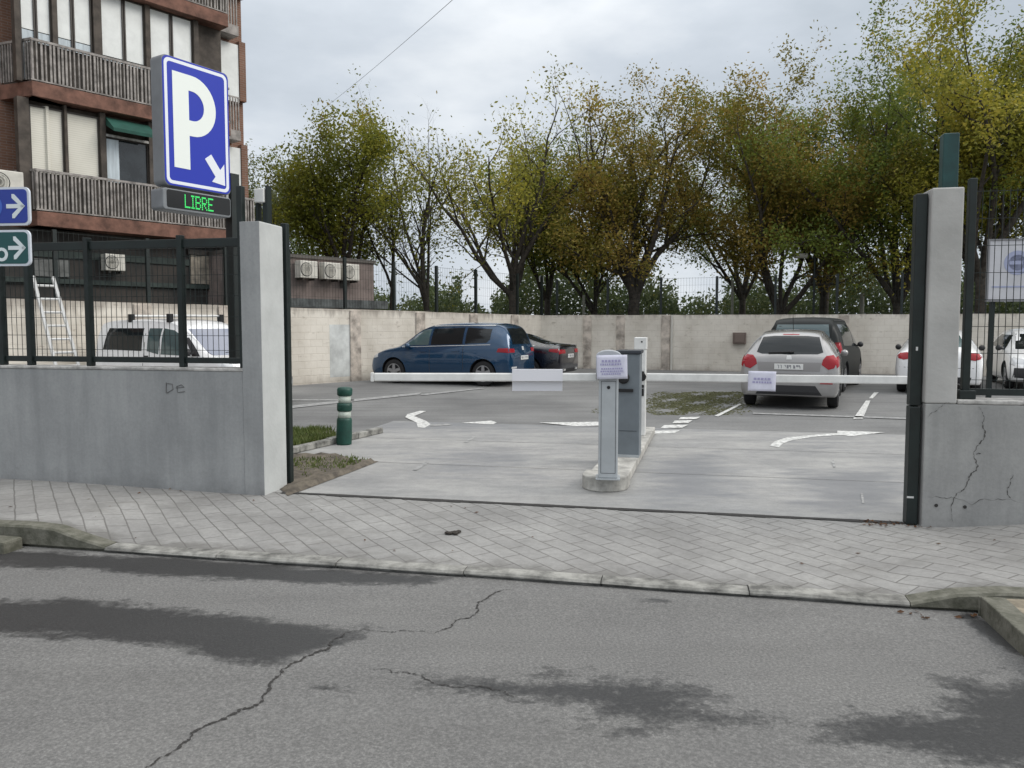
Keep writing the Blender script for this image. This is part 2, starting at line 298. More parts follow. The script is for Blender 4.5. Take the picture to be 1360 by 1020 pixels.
# ------------------------------------------------------------------ mesh helpers
class G:
    def __init__(s): s.v = []; s.f = []; s.m = []
    def add(s, vs, fs, mi=0):
        k = len(s.v); s.v += [tuple(p) for p in vs]
        for f in fs: s.f.append(tuple(i + k for i in f)); s.m.append(mi)
        return s
    def box(s, x0, x1, y0, y1, z0, z1, mi=0):
        return s.add([(x0, y0, z0), (x1, y0, z0), (x1, y1, z0), (x0, y1, z0), (x0, y0, z1), (x1, y0, z1), (x1, y1, z1), (x0, y1, z1)],
                     [(0, 3, 2, 1), (4, 5, 6, 7), (0, 1, 5, 4), (1, 2, 6, 5), (2, 3, 7, 6), (3, 0, 4, 7)], mi)
    def prism(s, poly, d, mi=0):         # poly: 3D points in one plane, extruded by vector d
        n = len(poly); d = Vector(d); a = [Vector(p) for p in poly]
        return s.add(a + [p + d for p in a], [tuple(range(n - 1, -1, -1)), tuple(range(n, 2 * n))] + [(i, (i + 1) % n, n + (i + 1) % n, n + i) for i in range(n)], mi)
    def tube(s, pts, rad, n=6, mi=0, cap=True):
        pts = [Vector(p) for p in pts]
        if not isinstance(rad, (list, tuple)): rad = [rad] * len(pts)
        vs = []; fs = []
        ref = None
        for i, p in enumerate(pts):
            d = (pts[min(i + 1, len(pts) - 1)] - pts[max(i - 1, 0)]).normalized()
            if ref is None: ref = d.orthogonal()
            a = (ref - d * ref.dot(d))
            a = a.normalized() if a.length > 1e-6 else d.orthogonal().normalized()
            ref = a; bb = d.cross(a)
            for k in range(n):
                w = 2 * math.pi * k / n
                vs.append(p + (a * math.cos(w) + bb * math.sin(w)) * rad[i])
        for i in range(len(pts) - 1):
            for k in range(n):
                fs.append((i * n + k, i * n + (k + 1) % n, (i + 1) * n + (k + 1) % n, (i + 1) * n + k))
        if cap:
            fs.append(tuple(range(n - 1, -1, -1))); fs.append(tuple((len(pts) - 1) * n + k for k in range(n)))
        return s.add(vs, fs, mi)
    def lathe(s, prof, n=24, axis='z', c=(0, 0, 0), mi=0, cap=True):   # prof: (radius, height)
        vs = []; fs = []
        for r, h in prof:
            for k in range(n):
                w = 2 * math.pi * k / n; x, y = r * math.cos(w), r * math.sin(w)
                p = (x, y, h) if axis == 'z' else ((x, h, y) if axis == 'y' else (h, x, y))
                vs.append((p[0] + c[0], p[1] + c[1], p[2] + c[2]))
        for i in range(len(prof) - 1):
            for k in range(n): fs.append((i * n + k, i * n + (k + 1) % n, (i + 1) * n + (k + 1) % n, (i + 1) * n + k))
        if cap: fs.append(tuple(range(n))); fs.append(tuple((len(prof) - 1) * n + k for k in range(n)))
        return s.add(vs, fs, mi)
    def build(s, name, mats, parent=None, loc=None, rotz=0.0, smooth=False, bevel=0.0, seg=2, fix=True):
        me = bpy.data.meshes.new(name); me.from_pydata(s.v, [], s.f)
        if not isinstance(mats, (list, tuple)): mats = [mats]
        for m in mats: me.materials.append(m)
        if len(mats) > 1: me.polygons.foreach_set('material_index', s.m)
        if fix:
            bm = bmesh.new(); bm.from_mesh(me); bmesh.ops.recalc_face_normals(bm, faces=bm.faces); bm.to_mesh(me); bm.free()
        if smooth: me.shade_smooth()
        o = bpy.data.objects.new(name, me); COL.objects.link(o)
        if parent is not None: o.parent = parent
        if loc is not None: o.location = loc
        o.rotation_euler = (0, 0, rotz)
        if bevel:
            md = o.modifiers.new('bevel', 'BEVEL'); md.width = bevel; md.segments = seg; md.limit_method = 'ANGLE'; md.angle_limit = R(40)
        return o
def thing(name, label, cat, loc=(0, 0, 0), rotz=0.0, group=None):
    o = bpy.data.objects.new(name, None); COL.objects.link(o); o.location = loc; o.rotation_euler = (0, 0, rotz)
    return tag(o, label, cat, group)
def tag(o, label, cat, group=None):
    o['label'] = label; o['category'] = cat
    if group: o['group'] = group
    return o
def struct(o, kind='structure'):
    o['kind'] = kind; return o
GATE = dict(loc=GO, rotz=-ALPHA)
def fill_poly(pts, z, name, m, sub=0, kind='structure', rot=None):
    g_ = G(); g_.add([(p.x, p.y, z) for p in pts], [tuple(range(len(pts)))])
    return struct(g_.build(name, m), kind)
def sdist(X, Y, poly):                   # signed distance (inside positive), numpy
    n = len(poly); d = np.full(X.shape, 1e9); ins = np.zeros(X.shape, bool)
    for i in range(n):
        ax, ay = poly[i]; bx, by = poly[(i + 1) % n]
        ex, ey = bx - ax, by - ay; wx, wy = X - ax, Y - ay
        tt = np.clip((wx * ex + wy * ey) / (ex * ex + ey * ey + 1e-12), 0, 1)
        d = np.minimum(d, np.hypot(wx - ex * tt, wy - ey * tt))
        cnd = (ay > Y) != (by > Y)
        xi = ax + (Y - ay) * ex / (ey if abs(ey) > 1e-9 else 1e-9)
        ins ^= cnd & (X < xi)
    return np.where(ins, d, -d)

# ------------------------------------------------------------------ ground sheets
RZ = -0.065
g_ = G(); g_.add([(-600, -300, -0.12), (600, -300, -0.12), (600, 900, -0.12), (-600, 900, -0.12)], [(0, 1, 2, 3)])
struct(g_.build('ground', mat('ground_scrub', (0.085, 0.085, 0.05), 0.95, col2=(0.055, 0.05, 0.03), vscale=0.5)))
def grid_sheet(name, us, vs, zf, material, polys=(), soft=0.1, zpoly=0.0):
    nu, nv = len(us), len(vs)
    vv = []; XY = []
    for v in vs:
        for u in us:
            p = uv(u, v); vv.append((u, v, zf(u, v))); XY.append((p.x, p.y))
    ff = [(j * nu + i, j * nu + i + 1, (j + 1) * nu + i + 1, (j + 1) * nu + i) for j in range(nv - 1) for i in range(nu - 1)]
    me = bpy.data.meshes.new(name); me.from_pydata(vv, [], ff); me.materials.append(material); me.shade_smooth()
    XY = np.array(XY); dmp = np.zeros(len(XY))
    for poly, amt, sf in polys:
        q = [tuple(P(x, y, zpoly).xy) for x, y in poly]
        dmp = np.maximum(dmp, amt * np.clip(0.5 + sdist(XY[:, 0], XY[:, 1], q) / (2 * sf), 0, 1))
    a = me.attributes.new('damp', 'FLOAT', 'POINT'); a.data.foreach_set('value', dmp.astype(np.float32))
    o = bpy.data.objects.new(name, me); COL.objects.link(o); o.location = GO; o.rotation_euler = (0, 0, -ALPHA)
    return struct(o)
def lin(a, b, n): return [a + (b - a) * i / (n - 1) for i in range(n)]
damp_road = [
 ([(-260, 806), (0, 798), (110, 797), (250, 813), (370, 824), (486, 838), (440, 862), (370, 886), (290, 880), (215, 862), (170, 855), (100, 850), (0, 848), (-260, 850)], 1.0, 0.16),
 ([(560, 905), (640, 903), (780, 905), (860, 898), (925, 912), (960, 940), (1010, 957), (960, 970), (860, 972), (780, 966), (765, 952), (700, 932), (620, 918)], 0.86, 0.26),
 ([(1060, 968), (1180, 955), (1280, 955), (1240, 925), (1265, 908), (1500, 905), (1560, 1040), (1300, 1022), (1180, 1000), (1100, 985)], 0.95, 0.22),
 ([(-300, 728), (0, 730), (150, 738), (280, 744), (420, 754), (610, 768), (560, 778), (420, 776), (300, 770), (200, 766), (120, 756), (-300, 752)], 0.95, 0.10),
 ([(1290, 812), (1360, 848), (1400, 880), (1340, 868), (1262, 815)], 0.9, 0.05),
 ([(405, 912), (470, 913), (470, 922), (410, 920)], 0.8, 0.05),
 ([(845, 795), (890, 795), (890, 801), (845, 801)], 0.75, 0.05),
 ([(940, 870), (1060, 874), (1130, 888), (1000, 886)], 0.55, 0.12),
]
us = lin(-16, -6, 20) + lin(-5.95, 5.95, 300) + lin(6, 16, 20)
vs = lin(-12, -5.6, 16) + lin(-5.55, -1.84, 100)
grid_sheet('road', us, vs, lambda u, v: RZ + 0.02 * max(0, min(1, (-1.86 - v) / 2.5)) , ROAD, damp_road, zpoly=RZ)
def sstep(a, b, x):
    t_ = max(0, min(1, (x - a) / (b - a))); return t_ * t_ * (3 - 2 * t_)
def kerbz(u): return -0.03 + 0.12 * (1 - max(0, min(1, (u + 3.16) / 0.5))) + 0.09 * max(0, min(1, (u - 2.79) / 0.35))
def wallz(u): return 0.035 * sstep(-2.4, -5, u) + 0.07 * sstep(3.35, 4.3, u)
def pavez(u, v):
    k = max(0, min(1, (v + 1.86) / 1.76)); return kerbz(u) * (1 - k) + wallz(u) * k
grid_sheet('pavement', lin(-16, 16, 161), lin(-1.74, 0.0, 14), lambda u, v: pavez(u, v), PAVE)
# kerb: stones along the street, each with its own joints and wear
def kerb_run(name, u0, u1, n, m):
    gk = G()
    for i in range(n):
        a = u0 + (u1 - u0) * i / n + 0.003; b_ = u0 + (u1 - u0) * (i + 1) / n - 0.003
        dz = random.uniform(0.0, 0.005); dv = random.uniform(-0.006, 0.006)
        segs = lin(a, b_, 5)
        vs_ = []
        for u in segs:
            z = kerbz(u) + dz + random.uniform(-0.004, 0.004); f = -1.86 + dv + random.uniform(-0.006, 0.006)
            vs_ += [(u, f + 0.035, RZ - 0.05), (u, f + 0.03, RZ + 0.012 + random.uniform(-.004, .006)), (u, f, RZ + .018 + random.uniform(-.004, .004)), (u, f, z - 0.014), (u, f + 0.012, z), (u, -1.735, z + 0.003), (u, -1.735, RZ - 0.05)]
        fs_ = []
        for j in range(len(segs) - 1):
            for k in range(6): fs_.append((j * 7 + k, j * 7 + k + 1, (j + 1) * 7 + k + 1, (j + 1) * 7 + k))
        fs_ += [(6, 5, 4, 3, 2, 1, 0), tuple((len(segs) - 1) * 7 + k for k in range(7))]
        gk.add(vs_, fs_)
    o = struct(gk.build(name, m, **GATE)); return o
kerb_run('kerb', -2.66, 2.79, 6, KERB)
kerb_run('kerb', -16, -2.66, 15, KERBW)
kerb_run('kerb', 2.79, 16, 13, KERBW)
# planted kerb extension on the right
gk = G()
for i in range(8):
    v0, v1 = -1.90 - i * 0.8, -1.90 - (i + 1) * 0.8 + 0.012
    j = random.uniform(-.01, .01)
    gk.box(3.14 + j, 3.27 + j, v1, v0, RZ - 0.05, 0.055 + random.uniform(-.006, .006))
gk.box(3.14, 8, -1.90, -1.885, RZ - 0.05, 0.05)
struct(gk.build('kerb', KERBW, bevel=0.02, **GATE))
gk = G(); n_ = 14
vs_ = [(3.27 + 6 * i / n_, -1.9 - 6 * j / n_, 0.045 + random.uniform(-.012, .02)) for j in range(n_ + 1) for i in range(n_ + 1)]
gk.add(vs_, [(j * (n_ + 1) + i, j * (n_ + 1) + i + 1, (j + 1) * (n_ + 1) + i + 1, (j + 1) * (n_ + 1) + i) for j in range(n_) for i in range(n_)])
struct(gk.build('verge', mat('verge_soil', (0.25, 0.215, 0.16), 0.95, var=0.5, vscale=6, bump=0.7, bscale=20), smooth=True, **GATE))
gk = G(); gk.box(-5.4, -3.34, -2.06, -1.885, RZ - 0.02, 0.025)
tag(gk.build('kerb_stone', KERBW, bevel=0.02, **GATE), 'loose mossy kerb stone lying in the gutter against the raised kerb', 'kerb stone')

# lot: asphalt sheet, concrete lanes
lotpoly = [uv(-9, 0.1), uv(9, 0.1), Vector((22, 18, 0)), Vector((16, 24, 0)), Vector((1.4, 29.2, 0)), Vector((-14, 11, 0))]
fill_poly(lotpoly, -0.008, 'parking_lot', LOT)
damp_slab = [([(1050, 625), (1200, 622), (1208, 680), (1060, 676)], 1.05, 0.45), ([(870, 610), (960, 600), (990, 660), (860, 672)], 0.95, 0.4),
             ([(530, 600), (700, 590), (760, 640), (560, 640)], 0.55, 0.4), ([(1000, 575), (1200, 570), (1205, 600), (1000, 605)], 0.45, 0.4), ([(330, 555), (1260, 555), (1260, 572), (330, 572)], 1.0, 1.1)]
grid_sheet('entrance_lane', lin(-3.2, 7.6, 126), lin(0.012, 5.5, 70), lambda u, v: -0.001, SLAB, damp_slab)
gk = G()
for v_ in (1.75, 3.6): gk.add([(-3.1, v_ - .005, .003), (7.5, v_ - .005, .003), (7.5, v_ + .005, .003), (-3.1, v_ + .005, .003)], [(0, 1, 2, 3)])
struct(gk.build('slab_joint', mat('joint_grey', (.16, .155, .15), .9, var=.4, vscale=10), **GATE))
# slot of the sliding gate
gk = G()
zz = lin(-2.25, 3.3, 60)
for a, b_ in zip(zz[:-1], zz[1:]):
    w0 = 0.020 + 0.010 * math.sin(a * 7) + random.uniform(-.006, .012)
    gk.add([(a, -0.02 - w0, 0.006), (b_, -0.02 - w0, 0.006), (b_, 0.02 + w0 * .3, 0.006), (a, 0.02 + w0 * .3, 0.006)], [(0, 1, 2, 3)])
struct(gk.build('gate_track', CRACK, **GATE))
# planted corner left of the lanes
soil = [P(376, 606), P(446, 604), P(470, 611), P(503, 613), P(470, 626), P(420, 645), P(382, 659), P(372, 650)]
gk = G(); cxy = sum((Vector(p) for p in soil), Vector()) / len(soil)
bm = bmesh.new(); bv = [bm.verts.new((p.x, p.y, 0.004)) for p in soil]; bm.faces.new(bv)
bmesh.ops.triangulate(bm, faces=bm.faces); bmesh.ops.subdivide_edges(bm, edges=bm.edges, cuts=5, use_grid_fill=True)
for v_ in bm.verts:
    if not v_.is_boundary: v_.co.z = 0.01 + random.uniform(0, 0.05)
me = bpy.data.meshes.new('soil'); bm.to_mesh(me); bm.free(); me.materials.append(DIRT); me.shade_smooth()
o = bpy.data.objects.new('soil', me); COL.objects.link(o); struct(o)
gl = [P(340, 575), P(440, 575), P(446, 578), P(446, 588), P(380, 601), P(340, 604)]
fill_poly(gl, 0.05, 'planting_bed', DIRT)
gk = G(); a_, b_ = P(376, 606), P(510, 575); d_ = (b_ - a_).normalized(); n_ = Vector((-d_.y, d_.x, 0))
for i in range(7):
    p0 = a_ + (b_ - a_) * (i / 7) ; p1 = a_ + (b_ - a_) * ((i + 1) / 7 - 0.004)
    h = 0.085 + random.uniform(-.008, .008); j = n_ * random.uniform(-.01, .01)
    gk.prism([p0 + j, p1 + j, p1 + j + n_ * .11, p0 + j + n_ * .11], (0, 0, h))
struct(gk.build('kerb', KERB, bevel=0.012))
def in_poly(p, poly):
    return sdist(np.array([p[0]]), np.array([p[1]]), [tuple(q.xy) for q in poly])[0] > 0
def blades(name, poly, n, h, m, z=0.0, wid=0.012, edge=0.0):
    gb = G(); xs = [p.x for p in poly]; ys = [p.y for p in poly]
    X = np.random.RandomState(5).uniform(min(xs), max(xs), n * 3); Y = np.random.RandomState(6).uniform(min(ys), max(ys), n * 3)
    sd_ = sdist(X, Y, [tuple(p.xy) for p in poly]); k = 0
    for x, y, s_ in zip(X, Y, sd_):
        if s_ < random.uniform(-edge, edge): continue
        # patchy cover
        if math.sin(x * 3.1 + y * 2.3) + math.sin(x * 7.7 - y * 5.1) + random.uniform(-1.2, 1.2) < -0.7: continue
        k += 1
        if k > n: break
        w = random.uniform(0, 6.28); hh_ = h * random.uniform(.4, 1.2); le = random.uniform(.2, .9) * hh_
        dx, dy = math.cos(w), math.sin(w)
        gb.add([(x - dy * wid, y + dx * wid, z), (x + dy * wid, y - dx * wid, z), (x + dx * le, y + dy * le, z + hh_)], [(0, 1, 2)])
    return struct(gb.build(name, m, fix=False), 'stuff')
blades('grass', gl, 3800, 0.085, GRASSM, 0.05)
blades('weeds', [P(385, 612), P(470, 610), P(495, 614), P(400, 640)], 420, 0.05, GRASSM, 0.02)
blades('moss', [P(862, 548), P(872, 530), P(905, 521), P(985, 520), P(975, 532), P(948, 551), P(900, 551)], 8000, 0.012, MOSSM, -0.006, 0.035, 0.6)
blades('moss', [P(786, 547), P(808, 540), P(826, 539), P(826, 545), P(800, 549)], 260, 0.010, MOSSM, -0.006, 0.03, 0.2)

# painted markings on the lot (thin sheets of paint)
def marking(polys, m=LINE, z=0.004, name='road_marking'):
    gm = G()
    for poly in polys:
        pts = [P(x, y, z) for x, y in poly]
        gm.add(pts, [tuple(range(len(pts)))])
    return struct(gm.build(name, m))
marking([[(541, 550), (558, 545.5), (566, 546), (550, 552.5), (566, 559), (572, 563.5), (564, 568), (555, 567.5), (553, 561), (538, 554)]])
marking([[(572, 563.5), (595, 562.5), (600, 564.5), (572, 566)]], LINEF)
marking([[(612, 561.5), (652, 558.5), (660, 561), (655, 563.5)]])
marking([[(716, 561), (800, 560), (800, 565), (765, 566)]])
marking([[(1022, 592), (1029, 586), (1045, 581), (1080, 577.5), (1112, 575), (1112, 572), (1175, 574), (1130, 579.5), (1118, 577.5), (1080, 580), (1050, 585), (1040, 589), (1034, 594)]])
marking([[(1133, 556), (1150, 532), (1156, 532), (1146, 556)]]); marking([[(1154, 529), (1161, 521), (1167, 521), (1159, 529)]])
marking([[(949, 552), (982, 536), (985, 537), (954, 553)]])
marking([[(862, 572), (903, 571.5), (895, 575.5), (858, 576)], ], name='road_marking'); marking([[(882, 564.5), (914, 564), (906, 568), (877, 568.5)]]); marking([[(896, 558.5), (920, 558), (914, 561.5), (893, 562)]]); marking([[(904, 554), (930, 553.5), (925, 556.5), (901, 557)]])
marking([[(360, 541.5), (470, 530), (560, 521), (556, 524), (470, 533), (360, 545)]], LINEF)
marking([[(360, 530), (470, 530.5), (470, 532), (360, 532)]], LINEF)
marking([[(556, 523.5), (640, 515), (644, 516), (562, 525)]], LINEF)
marking([[(1000, 548), (1215, 555), (1215, 557), (1000, 549.5)]], LINEF)
marking([[(548, 624), (566, 613), (570, 614), (553, 625)]], LINEF); marking([[(616, 587), (628, 579), (632, 580), (621, 588)]], LINEF)
marking([[(1104, 613), (1107, 611), (1110, 620), (1107, 621)]], LINEF); marking([[(1143, 655), (1146, 655), (1148, 668), (1145, 668)]], LINEF)

def crack_strip(pts, wid, name, m, normal, jit, obj=None, sub=4):
    """a thin ragged strip along 3D points, lying on the surface with that normal"""
    q = [Vector(p) for p in pts]
    for _ in range(sub):
        r_ = []
        for a, b in zip(q[:-1], q[1:]):
            d = b - a; s_ = normal.cross(d).normalized() if d.length > 1e-6 else Vector()
            r_ += [a, (a + b) / 2 + s_ * random.uniform(-1, 1) * d.length * jit]
        q = r_ + [q[-1]]
    gc = G(); vs_ = []
    for i, p in enumerate(q):
        d = (q[min(i + 1, len(q) - 1)] - q[max(0, i - 1)]); s_ = normal.cross(d).normalized()
        tt = i / (len(q) - 1); w_ = wid * (0.15 + 1.35 * random.random() ** 1.6) * min(1, 6 * tt + .1, 6 * (1 - tt) + .1)
        vs_ += [p + s_ * w_, p - s_ * w_]
    gc.add(vs_, [(2 * i, 2 * i + 1, 2 * i + 3, 2 * i + 2) for i in range(len(q) - 1)])
    return gc
Zu = Vector((0, 0, 1)); CZ = RZ + 0.006
def roadp(x, y):
    p = P(x, y, RZ); v = to_uv(p)[1]; z = RZ + 0.02 * max(0, min(1, (-1.86 - v) / 2.5)); p = P(x, y, z); p.z += 0.004; return p
for pts, wd in (([(170, 1040), (240, 990), (300, 955), (345, 935), (362, 905), (400, 878), (440, 858), (488, 836)], 0.0075), ([(570, 842), (605, 825), (635, 800), (650, 792), (684, 783)], 0.006),
               ([(490, 889), (520, 894), (560, 898), (640, 912), (700, 930)], 0.0035), ([(488, 836), (530, 838), (570, 841)], 0.003)):
    struct(crack_strip([roadp(*p) for p in pts], wd, '', CRACK, Zu, 0.2, sub=5).build('road_crack', CRACK))
# clod of soil and a few dead leaves on the pavement
gk = G(); cp = P(602, 709, -0.012)
for i in range(9):
    a = random.uniform(0, 6.28); r_ = random.uniform(0, .06)
    gk.lathe([(0.004, 0), (0.022, 0.004), (0.02, 0.014), (0.003, 0.02)], 7, 'z', (cp.x + r_ * 1.5 * math.cos(a), cp.y + r_ * math.sin(a), cp.z))
tag(gk.build('soil_clod', mat('wet_soil', (0.03, 0.025, 0.02), 0.9)), 'small dark clod of soil on the pale pavers before the gate', 'soil clod')
gk = G(); rr = random.Random(3)
for i in range(150):
    if i < 18: u, v = rr.uniform(2.6, 3.3), -1.9 - abs(rr.gauss(0, .06)); z = RZ + .008
    elif i < 90: u = rr.uniform(2.9, 3.5); v = rr.uniform(-.16, .03); z = pavez(u, v) + .008
    else: u = rr.uniform(-5, 5); v = rr.uniform(-1.7, -.05); z = pavez(u, v) + .006; 
    if i >= 90 and -2.3 < u < 3.3 and rr.random() < .6: continue
    p = uv(u, v, z); s_ = rr.uniform(.010, .024); a = rr.uniform(0, 6.28)
    dx, dy = math.cos(a) * s_, math.sin(a) * s_
    gk.add([(p.x - dx, p.y - dy, p.z), (p.x - dy * .5, p.y + dx * .5, p.z + rr.uniform(0, .012)), (p.x + dx, p.y + dy, p.z + rr.uniform(0, .008)), (p.x + dy * .5, p.y - dx * .5, p.z)], [(0, 1, 2, 3)])
struct(gk.build('fallen_leaves', leafmat('leaf_litter', [(0.2, (0.06, 0.035, 0.02)), (0.6, (0.16, 0.075, 0.035)), (0.9, (0.24, 0.15, 0.06))], 3), fix=False), 'stuff')

# ------------------------------------------------------------------ street walls, pillars, fences
t_ = thing('street_wall', 'low grey concrete wall under green mesh fence, left of the entrance', 'wall', **{'loc': GO, 'rotz': -ALPHA})
G().box(-14, -2.551, -0.14, 0.1, -0.2, 1.165).build('wall', CONC_L, t_, bevel=0.008)
G().box(-14, -2.551, -0.146, 0.106, 1.166, 1.195).build('coping', COPE, t_, bevel=0.008)
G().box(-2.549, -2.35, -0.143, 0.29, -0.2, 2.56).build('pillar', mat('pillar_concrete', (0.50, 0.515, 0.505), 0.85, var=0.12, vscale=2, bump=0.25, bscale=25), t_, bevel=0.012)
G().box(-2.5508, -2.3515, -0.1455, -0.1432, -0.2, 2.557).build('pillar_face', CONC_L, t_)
# scratched marks on the wall face
gk = G()
def onwall(px, py, v, off=0.003):
    u, z = onv(px, py, v); return (u, v - off, z)
for st in ([(221, 508), (221, 522)], [(221, 509), (229, 510), (230, 517), (222, 522)], [(234, 515), (245, 514), (241, 511), (235, 513), (236, 521), (246, 520)]):
    gk.tube([onwall(x, y, -0.14) for x, y in st], 0.004, 5)
gk.build('scratched_mark', mat('scratch_grey', (0.13, 0.13, 0.13), 0.9), t_)
t_ = thing('street_wall', 'cracked pale concrete wall with fence on top, right of the entrance', 'wall', loc=GO, rotz=-ALPHA)
G().box(3.348, 14, -0.1, 0.14, -0.2, 0.985).build('wall', CONC_R, t_, bevel=0.008)
G().box(3.575, 14, -0.104, 0.144, 0.986, 1.02).build('coping', COPE, t_, bevel=0.01)
G().box(3.342, 3.572, -0.103, 0.29, 0.987, 2.66).build('pillar', mat('pillar_concrete_warm', (0.43, 0.425, 0.41), 0.85, var=0.14, vscale=2, bump=0.25, bscale=25), t_, bevel=0.012)
for pts, wd in (([(1299, 540), (1308, 575), (1300, 590), (1293, 600), (1296, 625), (1284, 643), (1270, 657), (1266, 697)], 0.0042), ([(1296, 603), (1303, 602)], 0.004), ([(1232, 659), (1268, 661), (1360, 668)], 0.0018), ([(1345, 630), (1338, 655), (1342, 662)], 0.003), ([(1232, 555), (1250, 540), (1262, 535)], 0.002)):
    q = [Vector(onwall(x, y, -0.1, 0.004)) for x, y in pts]
    crack_strip(q, wd, '', CRACK, Vector((0, -1, 0)), 0.20, sub=4).build('wall_crack', CRACKW, t_, fix=False)
gk = G()
for px, py in ((1243, 671), (1281, 673), (1224, 640)):
    u, z = onv(px, py, -.1)
    if u > 3.35: gk.lathe([(0.012, -0.105), (0.014, -0.108), (0.006, -0.109)], 10, 'y', (u, 0, z))
gk.build('anchor_hole', CRACK, t_)

def mesh_panel(u0, u1, z0, z1, v, du, zs, r=0.0028):
    gm = G(); n = int((u1 - u0) / du)
    for i in range(n + 1):
        u = u0 + (u1 - u0) * i / n
        gm.box(u - r, u + r, v - r, v + r, z0, z1)
    for z in zs: gm.box(u0, u1, v - 2.2 * r, v - r * 1.05, z - r * 1.1, z + r * 1.1)
    return gm
t_ = thing('mesh_fence', 'dark green mesh fence with thick rails on the left street wall', 'fence', loc=GO, rotz=-ALPHA)
gk = G(); gk.box(-9, -2.575, -0.055, -0.015, 2.34, 2.425); gk.box(-9, -2.575, -0.055, -0.015, 1.235, 1.29); gk.build('rail', GREENP, t_, bevel=0.006)
def left_u(px): return onv(px, 420, -0.035)[0]
for px in (-75, 4, 41, 120, 243):
    u = left_u(px); G().box(u - .027, u + .027, -0.08, -0.012, 1.196, 2.46).build('post', GREENP, t_, bevel=0.006)
G().box(-2.62, -2.565, -0.08, -0.012, 1.196, 2.9).build('post', GREENP, t_, bevel=0.006)
mesh_panel(-7.6, -2.63, 1.29, 2.34, -0.035, 0.058, (1.36, 1.5, 1.68, 1.88, 2.08, 2.26), 0.0021).build('mesh_panel', GREENP, t_, fix=False)
t_ = thing('mesh_fence', 'green wire fence with slim tall post on the right street wall', 'fence', loc=GO, rotz=-ALPHA)
for px in (1285, 1480):
    u = onv(px, 420, 0.02)[0]; gk = G(); gk.box(u - .028, u + .028, -0.01, 0.05, 1.021, 2.74); gk.box(u - .06, u + .06, -0.05, 0.09, 1.021, 1.09); gk.build('post', GREENP, t_, bevel=0.006)
u = onv(1285, 420, 0.02)[0]
G().box(u + .03, 8, -0.0, 0.04, 1.05, 1.10).build('rail', GREENP, t_)
mesh_panel(u + .03, 7.5, 1.10, 2.66, 0.02, 0.048, [1.17 + .21 * i for i in range(8)], 0.0021).build('mesh_panel', GREENP, t_, fix=False)
# gate posts
t_ = thing('gate_post', 'tall dark green steel gate post against the right pillar', 'gate post', loc=GO, rotz=-ALPHA)
G().box(3.25, 3.334, -0.04, 0.06, 0.96, 2.63).build('upper_post', GREENP, t_, bevel=0.008)
G().box(3.248, 3.33, -0.06, 0.055, 0.0, 0.955).build('lower_post', GREENP, t_, bevel=0.008)
gk = G(); gk.box(3.245, 3.295, -0.064, -0.061, 0.22, 0.235); gk.build('bolt', ALU, t_)
gk = G(); gk.box(3.28, 3.295, -0.044, -0.0405, 1.4, 1.43); gk.build('bolt', ALU, t_)
u, z = onv(1262, 178, 0.34)
tag(G().box(u - .06, u + .06, 0.295, 0.40, 0.0, z).build('gate_guide_post', GREENT, bevel=0.008, **GATE), 'teal steel post rising behind the right concrete pillar', 'gate post')
gk = G(); gk.box(-2.40, -2.335, 0.33, 0.40, 0.0, 2.60)
tag(gk.build('gate_guide_post', GREENP, bevel=0.008, **GATE), 'dark steel post just behind the left concrete pillar', 'gate post')
# small white-grey junction box and dark box on the pillar top
t_ = thing('junction_box', 'small white box on a dark bracket on top of left pillar', 'junction box', loc=uv(-2.46, 0.10, 2.56), rotz=-ALPHA)
G().box(-.045, .055, -.06, .06, .20, .33).build('housing', WHITEP, t_, bevel=0.008)
gk = G(); gk.box(-.05, -.02, -.03, .03, 0, .2); gk.box(.025, .055, -.03, .03, 0, .2); gk.box(.062, .082, -.04, .04, 0.0, .36); gk.build('bracket', GREENP, t_)
t_ = thing('security_camera', 'small white dome camera on thin pole behind left pillar', 'security camera', loc=D(384, 520, 9.3) * 1.0)
t_.location.z = 0
zc = D(384, 333, 9.3).z
G().tube([(0, 0, 0), (0, 0, zc + .02)], 0.022, 8).build('pole', GREENP, t_)
G().lathe([(0.002, -0.045), (0.03, -0.035), (0.042, 0.0), (0.03, 0.03), (0.004, 0.036)], 14, 'z', (0.0, -0.06, zc)).build('dome', WHITEP, t_, smooth=True)

# ------------------------------------------------------------------ parking sign with LED strip
def text_free_P(gm, x0, z0, w, h, y, mi, th=0.006):
    """block letter P as stem and ring-shaped bowl"""
    sw = w * .36
    gm.box(x0, x0 + sw, y - th, y, z0, z0 + h, mi)
    zc_, ro, ri = z0 + h * .68, h * .32, h * .32 - sw * .86
    n = 18; xo = x0 + sw
    cxo = x0 + w - ro * .92
    for i in range(n):
        a0, a1 = -math.pi / 2 + math.pi * i / n, -math.pi / 2 + math.pi * (i + 1) / n
        q = []
        for r_, a in ((ri, a0), (ro, a0), (ro, a1), (ri, a1)): q.append((cxo + r_ * .92 * math.cos(a), y, zc_ + r_ * math.sin(a)))
        gm.prism(q, (0, -th, 0), mi)
    for s_ in (-1, 1):
        za, zb_ = sorted((zc_ + s_ * ri, zc_ + s_ * ro)); gm.box(xo, cxo, y - th, y, za, zb_, mi)
def rrect(x0, x1, z0, z1, r, y, n=6):
    pts = []
    for cx_, cz_, a0 in ((x1 - r, z1 - r, 0), (x0 + r, z1 - r, 90), (x0 + r, z0 + r, 180), (x1 - r, z0 + r, 270)):
        for i in range(n + 1):
            a = R(a0 + 90 * i / n); pts.append((cx_ + r * math.cos(a), y, cz_ + r * math.sin(a)))
    return pts
SROT = R(58)                                     # face runs along (cos, sin) of this angle
sp = D(219, 258, 7.3)
t_ = thing('parking_sign', 'blue parking sign box with white P and arrow above a green LED strip', 'parking sign', loc=(sp.x, sp.y, sp.z), rotz=SROT)
